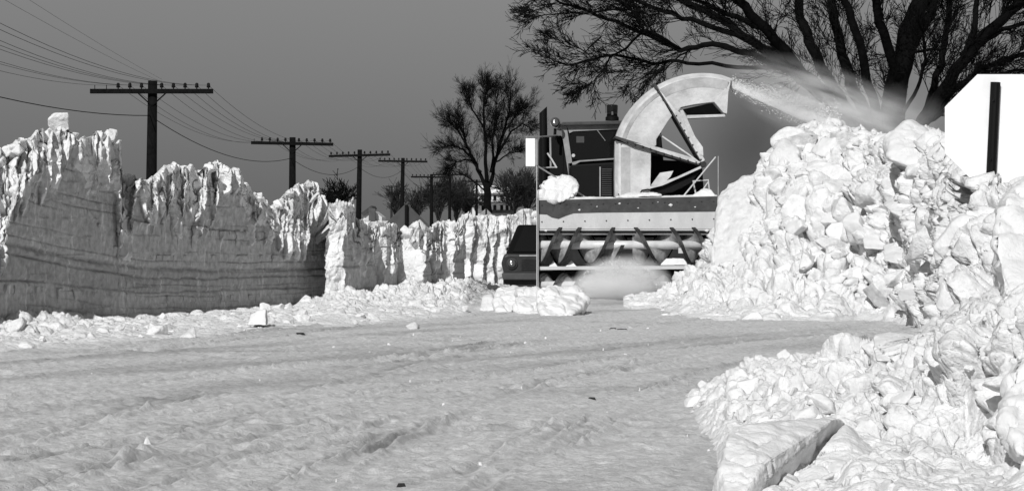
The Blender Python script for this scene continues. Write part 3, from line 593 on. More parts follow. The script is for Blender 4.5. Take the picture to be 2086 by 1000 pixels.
# ------------------------------------------------------------------ telephone poles
PX_M = lambda Y: F / Y
def tel_pole(px, ptop, parm, Y, zbase, lean, label, missing=0, tilt=0.0, zdrop=0.0):
    b = P(px + lean, 465, Y); base = Vector((b.x, Y, zbase)); top = P(px, ptop, Y)
    root = empty('telephone_pole', base, label, 'telephone pole', 'telephone poles behind the left snow wall')
    MB().tube([base, base.lerp(top, .5), top], [0.15, 0.135, 0.115], 12).build('pole', M['tar'], root, smooth=True)
    za = P(0, parm, Y).z; ax = base.lerp(top, (za - base.z) / (top.z - base.z)).x; L = 3.05 / 2; yf = Y - 0.17
    arm = MB(); e = tilt
    pa, pb = Vector((ax - L, yf, za - e * L)), Vector((ax + L, yf, za + e * L)); hh = 0.058
    V = [pa + Vector((0, y, z)) for y, z in ((-.05, -hh), (.05, -hh), (.05, hh), (-.05, hh))] + [pb + Vector((0, y, z)) for y, z in ((-.05, -hh), (.05, -hh), (.05, hh), (-.05, hh))]
    arm.add(V, [(0, 1, 2, 3), (7, 6, 5, 4), (0, 4, 5, 1), (1, 5, 6, 2), (2, 6, 7, 3), (3, 7, 4, 0)]); arm.build('crossarm', M['tar'], root, bevel=0.006)
    for sgn in (-1, 1):
        MB().tube([(ax + sgn * .36, yf + .06, za - .03), (ax, Y - .12, za - .36)], 0.018, 6).build('brace', M['tar'], root)
    pins = [-1.41, -1.12, -.83, -.54, -.25, .25, .54, .83, 1.12, 1.41]
    pts = []
    for i, q in enumerate(pins):
        z0 = za + e * q + hh; pp = (ax + q, yf, z0); pts.append(Vector((ax + q, yf, z0 + .09)))
        if i < missing: MB().tube([pp, (ax + q, yf, z0 + .10)], 0.010, 6).build('pin', M['tar'], root)
        else: MB().lathe(pp, [(.014, 0), (.014, .03), (.042, .03), (.05, .07), (.036, .085), (.044, .12), (.02, .15)], n=10).build('insulator', M['black'], root, smooth=True)
    return root, pts, ax
POLES = [(311, 165, 187, 68.6, -5, 0.000, 2, 'nearest and tallest telephone pole, rising behind the left wall, two insulators missing'),
         (596, 280, 293, 102.6, -1, -0.02, 1, 'second telephone pole from the left, crossarm sloping down to the right'),
         (733, 305, 317, 137, -4, 0.025, 0, 'third telephone pole from the left, standing left of the snowy roof'),
         (821, 322, 329, 171, -4, -0.015, 0, 'fourth telephone pole from the left, above the diamond sign'),
         (879, 355, 361, 206, 0, -0.01, 0, 'fifth telephone pole from the left, before the bare trees'),
         (916, 352, 356, 240, 0, 0.0, 0, 'sixth telephone pole from the left, just right of the fifth'),
         (971, 366, 370, 275, 0, -0.01, 0, 'seventh telephone pole from the left, against the tall elm trunk'),
         (1024, 384, 388, 330, 0, 0.0, 0, 'farthest telephone pole, before the white house right of the elm')]
PT = []
for (px, a, b, Y, ln, tl, ms, lab) in POLES:
    PT.append(tel_pole(px, a, b, Y, -0.4, ln, lab, ms, tl)[1])
# the pole before the first is outside the picture on the left; the wires go on to it
prev = [Vector((p.x - 0.75, 34.6, p.z + 0.15)) for p in PT[0]]
prev = [Vector((p.x - (PT[1][0].x - PT[0][0].x), 34.6, ZY(187, 68.6) + 0.25)) for p in PT[0]]
def sag(a, b, s, n=18): return [a.lerp(b, t / n) + Vector((0, 0, -4 * s * (t / n) * (1 - t / n))) for t in range(n + 1)]
for i in range(2, 10):
    path = []
    seq = [prev[i]] + [q[i] for q in PT[:5]]
    for k in range(len(seq) - 1): path += sag(seq[k], seq[k + 1], 0.42 + 0.10 * ((i * 7 + k * 3) % 5) / 5 + (0.12 if k else 0))[: (None if k == len(seq) - 2 else -1)]
    o = MB().tube(path, 0.0045, 4).build('telephone_wire', M['tar']); tag(o, 'thin sagging telephone wire carried on the ' + ('third fourth fifth sixth seventh eighth ninth tenth'.split())[i - 2] + ' pin from the left of each crossarm', 'wire', 'wires between the telephone poles')
seq = [Vector((prev[0].x, 34.5, ZY(187, 68.6) - .05))] + [Vector((q[4].x + .2, q[4].y, q[4].z - dz)) for q, dz in zip(PT[:5], (0.75, 0.7, 0.7, 0.7, .7))]
path = []
for k in range(len(seq) - 1): path += sag(seq[k], seq[k + 1], 0.5)[: (None if k == len(seq) - 2 else -1)]
tag(MB().tube(path, 0.010, 5).build('telephone_cable', M['tar']), 'thicker cable slung below the crossarms, lowest of the lines on the telephone poles', 'cable')
A_, B_ = P(-60, -40, 62), P(330, 168, 120)
for k, dz in enumerate((0, 0.42)):
    tag(MB().tube(sag(A_ + Vector((0, 0, dz)), B_ + Vector((0, 0, dz * .3)), 0.1) , 0.004, 4).build('overhead_wire', M['tar']),
        ('lower' if k == 0 else 'upper') + ' of the two faint wires crossing the top left corner of the sky', 'wire')
# small far pole
b = P(797, 445, 330); root = empty('utility_pole', Vector((b.x, 330, -.3)), 'small distant utility pole with two short crossarms between third and fourth poles', 'utility pole')
MB().tube([(b.x, 330, -.3), P(798, 378, 330)], [0.16, .12], 8).build('pole', M['farwood'], root)
for yy, l in ((380, .75), (394, .5)):
    c = P(798, yy, 330); MB().box((c.x, 329.8, c.z), (l * 2, .12, .14)).build('crossarm', M['farwood'], root)

# ------------------------------------------------------------------ bare trees
def grow(limbs, Y0, seed, unit, levels, base, label, group=None, name='bare_tree', mt=('bark', 'twig'), tw=0.009, spread=1.0, up=0.15, cat='tree', dens=1.0, sides=7):
    """limbs: list of ([(px, py, dY), ...], r0, r1) main limbs; smaller branches grow from them"""
    r = random.Random(seed); trunk = MB(); crown = MB()
    def branch(p0, d, L, rad, lev, wig=0.085):
        n = 4 if lev < levels else 3; pts = [p0]; p = p0.copy(); dd = d.copy()
        for k in range(n):
            dd = (dd + Vector((r.gauss(0, wig), r.gauss(0, wig), r.gauss(0, wig) + up * .35))).normalized(); p = p + dd * (L / n); pts.append(p.copy())
        rads = [rad * (1 - .7 * k / n) for k in range(n + 1)]
        crown.tube(pts, [max(x, tw * .55) for x in rads], 3 if lev >= 2 else 4, cap=False)
        if lev >= levels: return
        kids = int(round((5, 4, 4)[min(lev - 1, 2)] * dens))
        for k in range(kids):
            t = r.uniform(.2, 1.0); i = min(int(t * n), n - 1); q = pts[i].lerp(pts[i + 1], t * n - i)
            ax = (pts[i + 1] - pts[i]).normalized(); side = ax.cross(Vector((r.gauss(0, 1), r.gauss(0, 1), r.gauss(0, 1)))).normalized()
            a = r.uniform(.25, .75) * spread; nd = ax * math.cos(a) + side * math.sin(a)
            branch(q, nd, L * r.uniform(.42, .72), max(rads[i] * r.uniform(.4, .6), tw * .7), lev + 1)
    for pts, r0, r1, kidn in limbs:
        W = [P(a, b, Y0 + c) for a, b, c in pts]
        fine = []
        for i in range(len(W) - 1):                                   # smooth wander between guide points
            for t in range(4):
                q = W[i].lerp(W[i + 1], t / 4); am = (W[i + 1] - W[i]).length * .02
                fine.append(q + (Vector((r.gauss(0, am), r.gauss(0, am), r.gauss(0, am))) if (i or t) else Vector()))
        fine.append(W[-1]); n = len(fine)
        rads = [r0 + (r1 - r0) * k / (n - 1) for k in range(n)]
        trunk.tube(fine, rads, sides)
        for k in range(int(kidn * dens)):
            t = r.uniform(.18, 1.0) ** .8; i = min(int(t * (n - 1)), n - 2); q = fine[i].lerp(fine[i + 1], r.random())
            ax = (fine[i + 1] - fine[i]).normalized(); side = ax.cross(Vector((r.gauss(0, 1), r.gauss(0, 1), r.gauss(0, 1)))).normalized()
            a = r.uniform(.25, .75) * spread; nd = ax * math.cos(a) + side * math.sin(a)
            branch(q, nd, unit * r.uniform(.5, 1.1) * min(1.0, .30 + rads[i] / (unit * .05)), min(rads[i] * .5, unit * .016), 1)
    root = empty(name, base, label, cat, group)
    trunk.build('trunk', M[mt[0]], root, smooth=True); crown.build('crown', M[mt[1]], root)
    return root
big = [
    ([(1812, 360, 0), (1815, 290, 0), (1823, 200, 0), (1838, 110, 0), (1868, 20, .3), (1900, -80, .6), (1910, -250, 1)], .36, .14, 14),
    ([(1850, 100, 0), (1885, 45, .4), (1925, -40, .8), (1960, -140, 1)], .17, .08, 16),
    ([(1805, 330, 0), (1770, 240, .3), (1735, 170, .5), (1715, 110, .6), (1700, 40, .8), (1680, -60, 1)], .18, .09, 16),
    ([(1800, 320, 0), (1785, 230, -.5), (1765, 160, -.7), (1748, 80, -1), (1722, 0, -1.2), (1690, -100, -1.5)], .13, .08, 14),
    ([(1795, 320, 0), (1730, 230, .6), (1690, 170, 1), (1655, 100, 1.3), (1632, 40, 1.6), (1622, -60, 2)], .17, .10, 16),
    ([(1790, 320, 0), (1700, 215, -.5), (1640, 150, -1), (1560, 60, -1.6), (1500, 0, -2), (1430, -80, -2.6)], .17, .09, 22),
    ([(1785, 320, 0), (1670, 190, .4), (1590, 130, .8), (1480, 45, 1.6), (1390, 0, 2.2), (1300, -50, 3)], .15, .07, 24),
    ([(1640, 165, .6), (1560, 120, 1), (1450, 88, 1.4), (1385, 104, 1.8), (1300, 62, 2.2), (1215, 32, 2.6), (1150, 8, 3), (1110, -10, 3.2)], .09, .02, 30),
    ([(1600, 140, .8), (1500, 138, 1.2), (1400, 126, 1.6), (1330, 130, 2), (1250, 112, 2.3), (1215, 118, 2.5), (1160, 134, 2.7), (1128, 124, 2.9), (1102, 104, 3.1)], .055, .012, 26),
    ([(1390, 104, 1.8), (1345, 75, 1.2), (1312, 62, 1), (1290, 25, .8), (1265, 5, .6), (1230, -20, .4)], .05, .02, 12),
    ([(1600, 118, 1), (1500, 70, 1.4), (1410, 40, 1.6), (1330, 18, 1.8), (1250, -15, 2), (1180, -40, 2)], .08, .03, 26),
    ([(1560, 60, -1.6), (1480, 30, -2), (1400, -5, -2.2), (1330, -40, -2.4)], .07, .03, 16),
    ([(1310, 64, 2), (1275, 98, 2.2), (1242, 118, 2.4), (1232, 140, 2.5), (1210, 165, 2.6), (1180, 182, 2.7)], .035, .008, 14),
    ([(1270, 22, 2), (1180, 26, 2.3), (1120, 30, 2.5), (1075, 35, 2.7)], .028, .008, 12),
    ([(1420, 95, 1.6), (1370, 125, 1.2), (1350, 150, 1), (1290, 150, .8), (1285, 182, .6)], .022, .006, 8),
    ([(1225, 75, 2.6), (1190, 105, 2.4), (1150, 85, 2.2), (1125, 80, 2.1)], .02, .006, 8),
    ([(1840, 180, 0), (1800, 75, -.6), (1786, 20, -.9), (1780, -60, -1.2)], .13, .09, 12),
    ([(1835, 330, 0), (1880, 245, -.3), (1935, 165, -.6), (1990, 90, -1), (2055, 25, -1.4), (2130, -40, -2)], .18, .10, 26),
    ([(1840, 320, 0), (1890, 220, .6), (1918, 130, 1), (1930, 50, 1.2), (1940, -50, 1.5)], .10, .07, 18),
    ([(1850, 310, 0), (1925, 205, .8), (1995, 140, 1.4), (2060, 118, 1.8), (2140, 95, 2.2)], .10, .05, 28),
    ([(1960, 130, -.8), (1985, 60, -.5), (1990, 0, -.2), (2000, -60, 0)], .09, .05, 14),
    ([(1985, 100, -1), (2040, 60, -.6), (2100, 45, -.2), (2160, 20, 0)], .07, .03, 16),
    ([(1900, 210, .4), (1980, 160, .8), (2050, 148, 1), (2120, 135, 1.2)], .055, .03, 22),
    ([(1905, 100, .5), (1860, 108, .2), (1845, 130, .2)], .04, .03, 5),
    ([(1870, 260, .4), (1915, 235, .8), (1945, 200, 1.2), (1990, 175, 1.4)], .05, .02, 16),
    ([(1830, 240, 0), (1870, 180, -.4), (1885, 120, -.6), (1880, 60, -.8)], .05, .03, 14),
]
big = [(a_[0], a_[1] * .76, a_[2] * .76, a_[3]) for a_ in big]
grow(big, 50, 5, 0.82, 3, P(1812, 465, 50) + Vector((0, 0, -1.2)), 'huge dark bare tree spreading its limbs over the blower chute, upper right', tw=0.008, up=0.05, dens=1.35, sides=9)
elm = [
    ([(994, 452, 0), (993, 415, 0), (993, 372, 0)], .34, .28, 2),
    ([(990, 385, 0), (975, 345, 1), (955, 305, 2), (943, 270, 2), (930, 240, 3)], .17, .06, 26),
    ([(992, 375, 0), (990, 320, -1), (986, 260, -2), (985, 215, -2), (992, 180, -2)], .17, .05, 30),
    ([(997, 380, 0), (1008, 330, 1), (1025, 275, 2), (1038, 230, 2), (1040, 185, 2)], .17, .05, 30),
    ([(1000, 350, 0), (1004, 290, 2), (1010, 235, 3), (1008, 175, 4)], .12, .03, 28),
    ([(968, 330, 1), (945, 305, 0), (920, 296, -1), (902, 300, -1)], .11, .03, 16),
    ([(980, 350, 0), (955, 325, 2), (930, 330, 3), (920, 340, 3)], .08, .03, 12),
    ([(1014, 315, 1), (1040, 270, 0), (1065, 252, -1), (1080, 262, -2)], .11, .03, 18),
    ([(1010, 330, 0), (1040, 312, 2), (1062, 310, 3)], .07, .03, 12),
    ([(950, 295, 1), (930, 262, 1), (912, 245, 0)], .09, .03, 14),
    ([(1025, 275, 1), (1050, 235, 1), (1066, 215, 0)], .09, .03, 16),
    ([(985, 260, -1), (962, 225, -1), (955, 195, -1)], .09, .03, 16),
    ([(990, 390, 0), (960, 365, 1), (930, 350, 1)], .07, .03, 8)]
grow(elm, 220, 8, 1.4, 3, P(994, 465, 220) + Vector((0, 0, -1.2)), 'tall bare elm standing alone against the sky left of the blower', tw=0.013, up=0.14, dens=1.6, name='bare_elm')
def bush(px, py, w, h, Y, seed, label, mt=('farwood', 'farwood'), dens=1.0, tw=.035):
    r = random.Random(seed); L = []
    n = 7
    for k in range(n):
        a = (k + .5) / n * 2 - 1; x1 = px + a * w * .42; y1 = py - h * (.85 - .35 * a * a) * r.uniform(.85, 1)
        L.append(([(px, py, 0), (px + a * w * .12, py - h * .25, r.uniform(-1, 1)), (px + a * w * .3, py - h * .5, r.uniform(-2, 2)), (x1, y1, r.uniform(-2, 2))], .09, .03, 14))
    u = h / F * Y * .34
    grow(L, Y, seed, u, 2, P(px, 465, Y) + Vector((0, 0, -1)), label, 'bare trees on the skyline', mt=mt, tw=tw, dens=dens, spread=1.1, name='bare_tree', sides=5)
bush(690, 440, 82, 76, 180, 1, 'dark bushy bare tree showing above the snow wall left of the third pole', ('twig', 'twig'), 1.2)
bush(808, 452, 44, 80, 260, 2, 'thin bare tree behind the fourth telephone pole')
bush(850, 450, 52, 68, 250, 3, 'low rounded bare tree right of the diamond sign', dens=1.2)
bush(893, 452, 66, 92, 245, 4, 'bare tree behind the fifth telephone pole', dens=1.5)
bush(930, 450, 60, 92, 250, 5, 'bare tree between the fifth pole and the tall elm', dens=1.5)
bush(952, 450, 44, 74, 255, 9, 'small bare tree hard against the left of the elm trunk', dens=1.4)
bush(1046, 450, 66, 110, 250, 6, 'bare tree just right of the tall elm', dens=1.5)
bush(1074, 446, 56, 100, 255, 7, 'bare tree half hidden behind the square white lamp board', dens=1.5)

# ------------------------------------------------------------------ houses and signs beyond the wall
def house_a():
    Y = 150; root = empty('house', P(770, 465, Y) + Vector((0, 0, -1)), 'low house with thick snow on its roof behind the third telephone pole', 'house')
    MB().prism([(744, 462), (800, 462), (800, 492), (744, 492)], Y + .8, Y + 7).build('wall', M['housewhite'], root)
    A = [P(742, 463, Y), P(805, 463, Y), P(795, 450, Y + 4), P(746, 450, Y + 4)]; d = Vector((0, .3, -.25))
    MB().add(A + [a + d for a in A], [(0, 1, 2, 3), (7, 6, 5, 4), (0, 4, 5, 1), (1, 5, 6, 2), (2, 6, 7, 3), (3, 7, 4, 0)]).build('snowy_roof', M['snow'], root)
    g = MB().prism([(741, 452), (741, 433), (758, 427), (778, 442), (778, 452)], Y + 4.2, Y + 9).build('gable', M['housewhite'], root)
    MB().prism([(751, 450), (751, 423), (764, 425), (764, 450)], Y + 3.6, Y + 4.2).build('chimney', M['brick'], root)
    MB().prism([(735, 434), (756, 419), (759, 424), (741, 440)], Y + 4, Y + 9.2).build('roof_edge', M['roofing'], root)
house_a()
def house_b():
    Y = 300; root = empty('house', P(1000, 465, Y) + Vector((0, 0, -1)), 'tall white house seen through the branches behind the elm trunk', 'house')
    MB().rect(962, 392, 1040, 470, Y, Y + 8).build('wall', M['housewhite'], root)
    MB().prism([(956, 394), (968, 378), (1036, 378), (1046, 394)], Y - .5, Y + 8.5).build('roof', M['snow'], root)
    for i, x in enumerate((970, 984, 1008, 1022, 1033)):
        for y in (398, 418):
            w_ = MB().rect(x - 3, y, x + 3, y + 11, Y - .06, Y + .02).build('window', M['glass'], root)
    MB().rect(960, 411, 1042, 414, Y - 1.6, Y + .3).build('porch_roof', M['roofing'], root)
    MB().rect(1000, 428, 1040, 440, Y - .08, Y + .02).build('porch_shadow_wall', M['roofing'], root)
house_b()
# diamond sign seen from behind over the wall
Y = 47.5; root = empty('diamond_sign', Vector((P(828, 465, Y).x, Y, -.2)), 'grey back of a diamond road sign with black post above the left snow wall', 'road sign')
MB().prism([(828, 413), (875, 460), (828, 507), (781, 460)], Y, Y + .02).build('sign_plate', M['signgrey'], root, bevel=.01)
MB().tube([(P(828, 465, Y).x, Y - .05, -.2), P(828, 417, Y - .05)], .030, 8).build('post', M['black'], root)
Y = 54.5; root = empty('diamond_sign', Vector((P(988, 465, Y).x, Y, -.2)), 'pale back of a smaller diamond road sign with slim black post below the elm trunk', 'road sign')
MB().prism([(990, 424), (1010, 444), (990, 464), (970, 444)], Y, Y + .02).build('sign_plate', M['grey'], root, bevel=.01)
MB().tube([(P(988, 465, Y).x, Y - .04, -.2), P(990, 424, Y - .04)], .012, 8).build('post', M['black'], root)
# the stop sign seen from behind on the right
Y = 22.7; cx_, cy_, R_ = 2038, 265, 122.5
root = empty('octagonal_sign', Vector((P(2018, 465, Y).x, Y, -.1)), 'bright bare back of an octagonal road sign on a black post at the right edge', 'road sign')
MB().prism([(cx_ + R_ * math.cos(math.radians(22.5 + 45 * k)), cy_ - R_ * math.sin(math.radians(22.5 + 45 * k))) for k in range(8)], Y, Y + .004).build('sign_plate', M['signback'], root, bevel=.001)
pm = MB(); a_, b_ = P(2016, 420, Y - .045), P(2028, 168, Y - .045); a_ = a_ + (a_ - b_).normalized() * 1.1
pm.tube([a_, b_], .041, 14); pm.build('post', M['black'], root, smooth=False)
for zz in (205, 325):
    c = P(2026 - (zz - 168) * .048, zz, Y - .09); MB().lathe(c, [(.0, -.012), (.009, -.008), (.009, .0)], axis='Y', n=8).build('bolt', M['black'], root)

# ------------------------------------------------------------------ the snow blower on its truck
YF = 39.3
mroot = empty('snow_blower', Vector((1.65, YF, 0)), 'rotary snow blower truck with dark-banded white front and curved white chute throwing snow', 'snow blower')
def part(mb, name, m, bevel=.006, parent=mroot, smooth=False): return mb.build(name, M[m], parent, bevel, smooth)
# housing: open box, front edge at YF
hs = MB()
hs.prism([(1096, 407), (1462, 399), (1462, 470), (1096, 470)], YF, YF + .03)                        # upper front panel
hs.prism([(1096, 407), (1462, 399), (1462, 405), (1096, 413)], YF + .03, YF + .95)                  # top
hs.prism([(1096, 470), (1462, 470), (1462, 478), (1096, 478)], YF + .03, YF + .06)
part(hs, 'front_panel', 'white', .004)
part(MB().prism([(1096.5, 408), (1461.5, 400), (1461.5, 431), (1222, 433), (1168, 434.5), (1152, 440), (1138, 446), (1124, 443), (1114, 437), (1096.5, 436)], YF - .006, YF), 'dark_band', 'band', 0)
part(MB().prism([(1095, 405), (1097.5, 405), (1097.5, 607), (1095, 607)], YF - .05, YF + .95), 'side_plate', 'grey', .003)
part(MB().prism([(1450, 470), (1463, 470), (1463, 605), (1450, 605)], YF - .02, YF + .95), 'side_plate', 'grey', .003)
bk = MB()
for i in range(10):                                                                                   # curved back of the auger trough
    a0, a1 = math.radians(100 - i * 20), math.radians(100 - (i + 1) * 20)
bk.prism([(1097.5, 478), (1450, 478), (1450, 545), (1097.5, 545)], YF + .48, YF + .52)
part(bk, 'trough_back', 'white', 0)
part(MB().prism([(1097.5, 543), (1450, 541), (1450, 548), (1097.5, 550)], YF + .02, YF + .62), 'middle_lip', 'white', .004)
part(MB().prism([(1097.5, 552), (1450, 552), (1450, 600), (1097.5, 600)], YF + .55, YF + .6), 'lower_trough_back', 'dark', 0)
part(MB().prism([(1097.5, 597), (1450, 597), (1450, 606), (1097.5, 606)], YF - .06, YF + .5), 'cutting_edge', 'steel', .004)
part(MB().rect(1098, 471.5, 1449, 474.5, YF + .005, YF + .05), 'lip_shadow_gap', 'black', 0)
part(MB().rect(1098, 479, 1449, 484, YF + .30, YF + .34), 'cross_bar', 'black', .003)
def auger(zc_px, r, xs_l, xs_r, name, shaft_r):
    Yc = YF + .11; zc = ZY(zc_px, YF); X = lambda px: (px - CX) / F * YF
    sh = part(MB().lathe((X(1098), Yc, zc), [(shaft_r, 0), (shaft_r, X(1449) - X(1098))], axis='X', n=20), name + '_shaft', 'steel', 0, smooth=False)
    for p in sh.data.polygons: p.use_smooth = len(p.vertices) == 4
    for xs, lo, hi in [(q, 1100, 1284) for q in xs_l] + [(q, 1288, 1447) for q in xs_r]:
        m = MB(); V = []; E = []; th = .008; n = 40 * (len(xs) - 1)
        for k in range(n + 1):
            t = k / 40; i = min(int(t), len(xs) - 2); px = xs[i] + (xs[i + 1] - xs[i]) * (t - i); a = 2 * math.pi * t
            if not lo < px < hi: continue
            for rr in (shaft_r * .9, r):
                for q in (-th, th): V.append(Vector((X(px) + q, Yc - rr * math.cos(a), zc + rr * math.sin(a))))
            for rr in (r - .012, r + .006):
                for q in (-.026, .026): E.append(Vector((X(px) + q, Yc - rr * math.cos(a), zc + rr * math.sin(a))))
        k4 = len(V) // 4; Fs = []
        for k in range(k4 - 1):
            q = 4 * k; Fs += [(q, q + 2, q + 6, q + 4), (q + 1, q + 5, q + 7, q + 3), (q + 2, q + 3, q + 7, q + 6), (q, q + 4, q + 5, q + 1)]
        m.add(V, Fs); fl = part(m, 'auger_flight', 'blade', 0)
        m = MB().add(E, Fs); part(m, 'flight_edge', 'dark', 0, fl)
auger(499, .27, [[1038, 1122, 1232, 1330], [1076, 1162, 1268]], [[1516, 1434, 1316, 1200], [1478, 1388, 1276]], 'upper_auger', .062)
auger(580, .16, [[1050, 1130, 1215, 1300], [1090, 1172, 1260]], [[1500, 1420, 1330, 1240], [1460, 1376, 1290]], 'lower_auger', .05)
part(MB().rect(1382, 505, 1394, 516, YF - .01, YF + .02), 'reflector', 'white', .002)
part(MB().lathe(P(1245, 490, YF + .5), [(.22, 0), (.25, .04), (.1, .06)], axis='Y', n=20), 'impeller_housing', 'dark')
# snow lying in and on the housing
def lump(pts, **kw):
    me = block_mesh('caked_snow', [P(*p) - mroot.location for p in pts], kw.get('e', .03), kw.get('amp', .01), kw.get('seed', 1), round_=kw.get('r', .02)); return link('caked_snow', me, None, mroot)
lump([(1345, 540, YF + .05), (1358, 527, YF + .1), (1392, 526, YF + .1), (1402, 540, YF + .05), (1350, 540, YF + .3), (1400, 540, YF + .3), (1360, 528, YF + .25), (1390, 528, YF + .25)], seed=3, amp=.006, r=.01)
for i, (a, c, b) in enumerate(((1118, 1127, 1136), (1152, 1164, 1175))):
    lump([(a, 543, YF + .03), (b, 543, YF + .03), (c, 531, YF + .08), (a, 543, YF + .25), (b, 543, YF + .25), (c, 532, YF + .2)], seed=5 + i, amp=.004, r=.006)
lump([(1253, 402, YF + .12), (1290, 394, YF + .2), (1330, 394, YF + .2), (1350, 401, YF + .1), (1253, 402, YF + .5), (1290, 392, YF + .5), (1350, 400, YF + .5)], seed=8, amp=.01)
lump([(1300, 401, YF + .02), (1330, 392, YF + .1), (1350, 399, YF + .05), (1300, 400, YF + .5), (1345, 396, YF + .4)], seed=9)
lump([(1408, 401, YF + .04), (1425, 388, YF + .12), (1448, 386, YF + .12), (1458, 400, YF + .04), (1410, 400, YF + .5), (1455, 398, YF + .5), (1435, 384, YF + .3)], seed=10)
lump([(1097, 409, YF + .02), (1110, 402, YF + .1), (1250, 402, YF + .1), (1256, 404, YF + .03), (1100, 408, YF + .7), (1250, 402, YF + .7)], seed=11, amp=.008, e=.05)
lump([(1346, 402, YF + .01), (1352, 398.5, YF + .1), (1460, 397.5, YF + .1), (1461, 400, YF + .03), (1350, 400, YF + .7), (1458, 399, YF + .7)], seed=12, amp=.006, e=.05)
for i, (a, b, q) in enumerate(((1262, 415, 3), (1366, 418, 5), (1300, 424, 2), (1216, 421, 2), (1340, 412, 2), (1416, 422, 2), (1180, 428, 3), (1112, 470, 4), (1440, 470, 5))):
    lump([(a - q, b, YF - .01), (a + q, b - 1, YF - .01), (a, b - q * .7, YF - .01), (a + 1, b + q * .7, YF - .01), (a, b, YF - .02), (a - 1, b + 1, YF + .003), (a + 1, b - 1, YF + .003)], seed=20 + i, amp=.002, r=.002)
part(MB().rect(1098, 466, 1461, 467.2, YF - .004, YF + .0), 'panel_seam', 'grey', 0)
# chute: duct swept round the pivot, in three welded sections
YC = YF + .45
def duct(outer, inner, name, nseg=10, dep=.55, ch=.10):
    """outer / inner: matching pixel polylines; section has chamfered outer corners"""
    m = MB(); V = []; k = len(outer)
    for (ox, oy), (ix, iy) in zip(outer, inner):
        O, I = P(ox, oy, YC), P(ix, iy, YC); d = (O - I).normalized()
        sec = [(I, 0), (O - d * ch * 1.6, 0), (O - d * ch * .55, ch * .35), (O, ch * 1.2), (O, dep - ch), (O - d * ch, dep), (I, dep)]
        V += [p + Vector((0, y, 0)) for p, y in sec]
    s = 7; Fs = [(i * s + j, i * s + (j + 1) % s, (i + 1) * s + (j + 1) % s, (i + 1) * s + j) for i in range(k - 1) for j in range(s)]
    Fs += [tuple(range(s - 1, -1, -1)), tuple(range((k - 1) * s, k * s))]
    m.add(V, Fs); return part(m, name, 'chute', .006)
PV = (1433, 335); arc = lambda a, R=187: (PV[0] + R * math.cos(math.radians(a)), PV[1] - R * math.sin(math.radians(a)))
duct([(1253, 402), (1252.5, 360), (1253, 320), (1254, 286)], [(1325, 402), (1325, 370), (1326, 340), (1326, 309)], 'chute_base')
ang = [163 - i * (163 - 122) / 8 for i in range(9)]
inn = [(1330, 302), (1337, 296), (1337, 290), (1337, 284), (1343, 275), (1350, 264), (1357, 253), (1363, 244), (1369, 236)]
duct([arc(a) for a in ang], inn, 'chute_section')
ang = [121 - i * (121 - 72) / 8 for i in range(9)]
inn = [(1374, 237), (1381, 228), (1387, 219), (1400, 216), (1415, 213), (1430, 211), (1445, 209), (1458, 208), (1478, 214)]
outr = [arc(a) for a in ang]; outr[-1] = (1491, 159)
duct(outr, inn, 'chute_section')
def rimband(a0, a1, R0, R1, n_=12):
    pts = [arc(a0 + (a1 - a0) * i / n_, R0) for i in range(n_ + 1)] + [arc(a1 + (a0 - a1) * i / n_, R1) for i in range(n_ + 1)]
    return part(MB().prism(pts, YC - .004, YC + .01), 'rim_strip', 'worn', 0)
rimband(162.5, 122.5, 174, 166); rimband(120.5, 73, 177, 157)
part(MB().rect(1265, 300, 1284, 400, YC - .004, YC + .01), 'rim_strip', 'worn', 0)
def plate(poly, Y0, Y1, name, m='chute', bev=.003): return part(MB().prism(poly, Y0, Y1), name, m, bev)
plate([(1251, 280), (1254, 277), (1432, 333), (1428, 338), (1290, 299)], YC - .05, YC + .6, 'chute_flange', 'band')
plate([(1290, 291), (1340, 300), (1400, 318), (1428, 330), (1423, 334), (1340, 308)], YC - .07, YC - .05, 'chute_flange_web')
plate([(1330, 171), (1334, 168), (1372, 224), (1432, 328), (1427, 330), (1366, 226)], YC - .05, YC + .6, 'chute_flange', 'band')
plate([(1338, 176), (1376, 224), (1390, 232), (1412, 282), (1436, 326), (1430, 332), (1400, 278), (1372, 230)], YC - .07, YC - .05, 'chute_flange_web')
plate([(1385, 226), (1391, 224), (1400, 242), (1416, 278), (1432, 300), (1433, 318), (1426, 316), (1408, 282), (1394, 250)], YC - .08, YC - .03, 'chute_rib')
plate([(1400, 235), (1476, 233), (1478, 238), (1396, 242)], YC - .05, YC + .35, 'deflector_flap')
plate([(1391, 223), (1458, 208), (1476, 234), (1400, 236)], YC + .4, YC + .42, 'chute_inner_wall', 'dark')
plate([(1455, 208), (1478, 180), (1484, 186), (1481, 232), (1474, 230)], YC - .01, YC + .5, 'deflector_cheek')
plate([(1306, 384), (1330, 378), (1380, 360), (1428, 338), (1433, 341), (1400, 356), (1350, 378), (1308, 389)], YC - .06, YC + .2, 'chute_flange')
plate([(1300, 391), (1340, 383), (1400, 362), (1428, 343), (1410, 372), (1370, 392), (1330, 395)], YC + .02, YC + .4, 'chute_drive_cover', 'black', .01)
plate([(1326, 378), (1345, 352), (1372, 348), (1366, 360), (1352, 374)], YC - .02, YC + .1, 'caked_chute_edge')
part(MB().tube([P(1302, 397, YC - .1), P(1308, 388, YC - .1), P(1320, 386, YC - .1), P(1332, 391, YC - .1)], .011, 8), 'hose', 'black', 0)
part(MB().tube([P(1344, 275, YC + .1), P(1404, 316, YC - .05), P(1425, 332, YC - .08)], .014, 8), 'chute_stay', 'chute', 0)
part(MB().lathe(P(1433, 335, YC - .1), [(.0, -.02), (.04, -.02), (.045, 0), (.045, .1)], axis='Y', n=16), 'pivot', 'dark', 0)
part(MB().tube([P(1392, 400, YF + .2), P(1458, 320, YF + .2)], .011, 8), 'marker_rod', 'chute', 0)
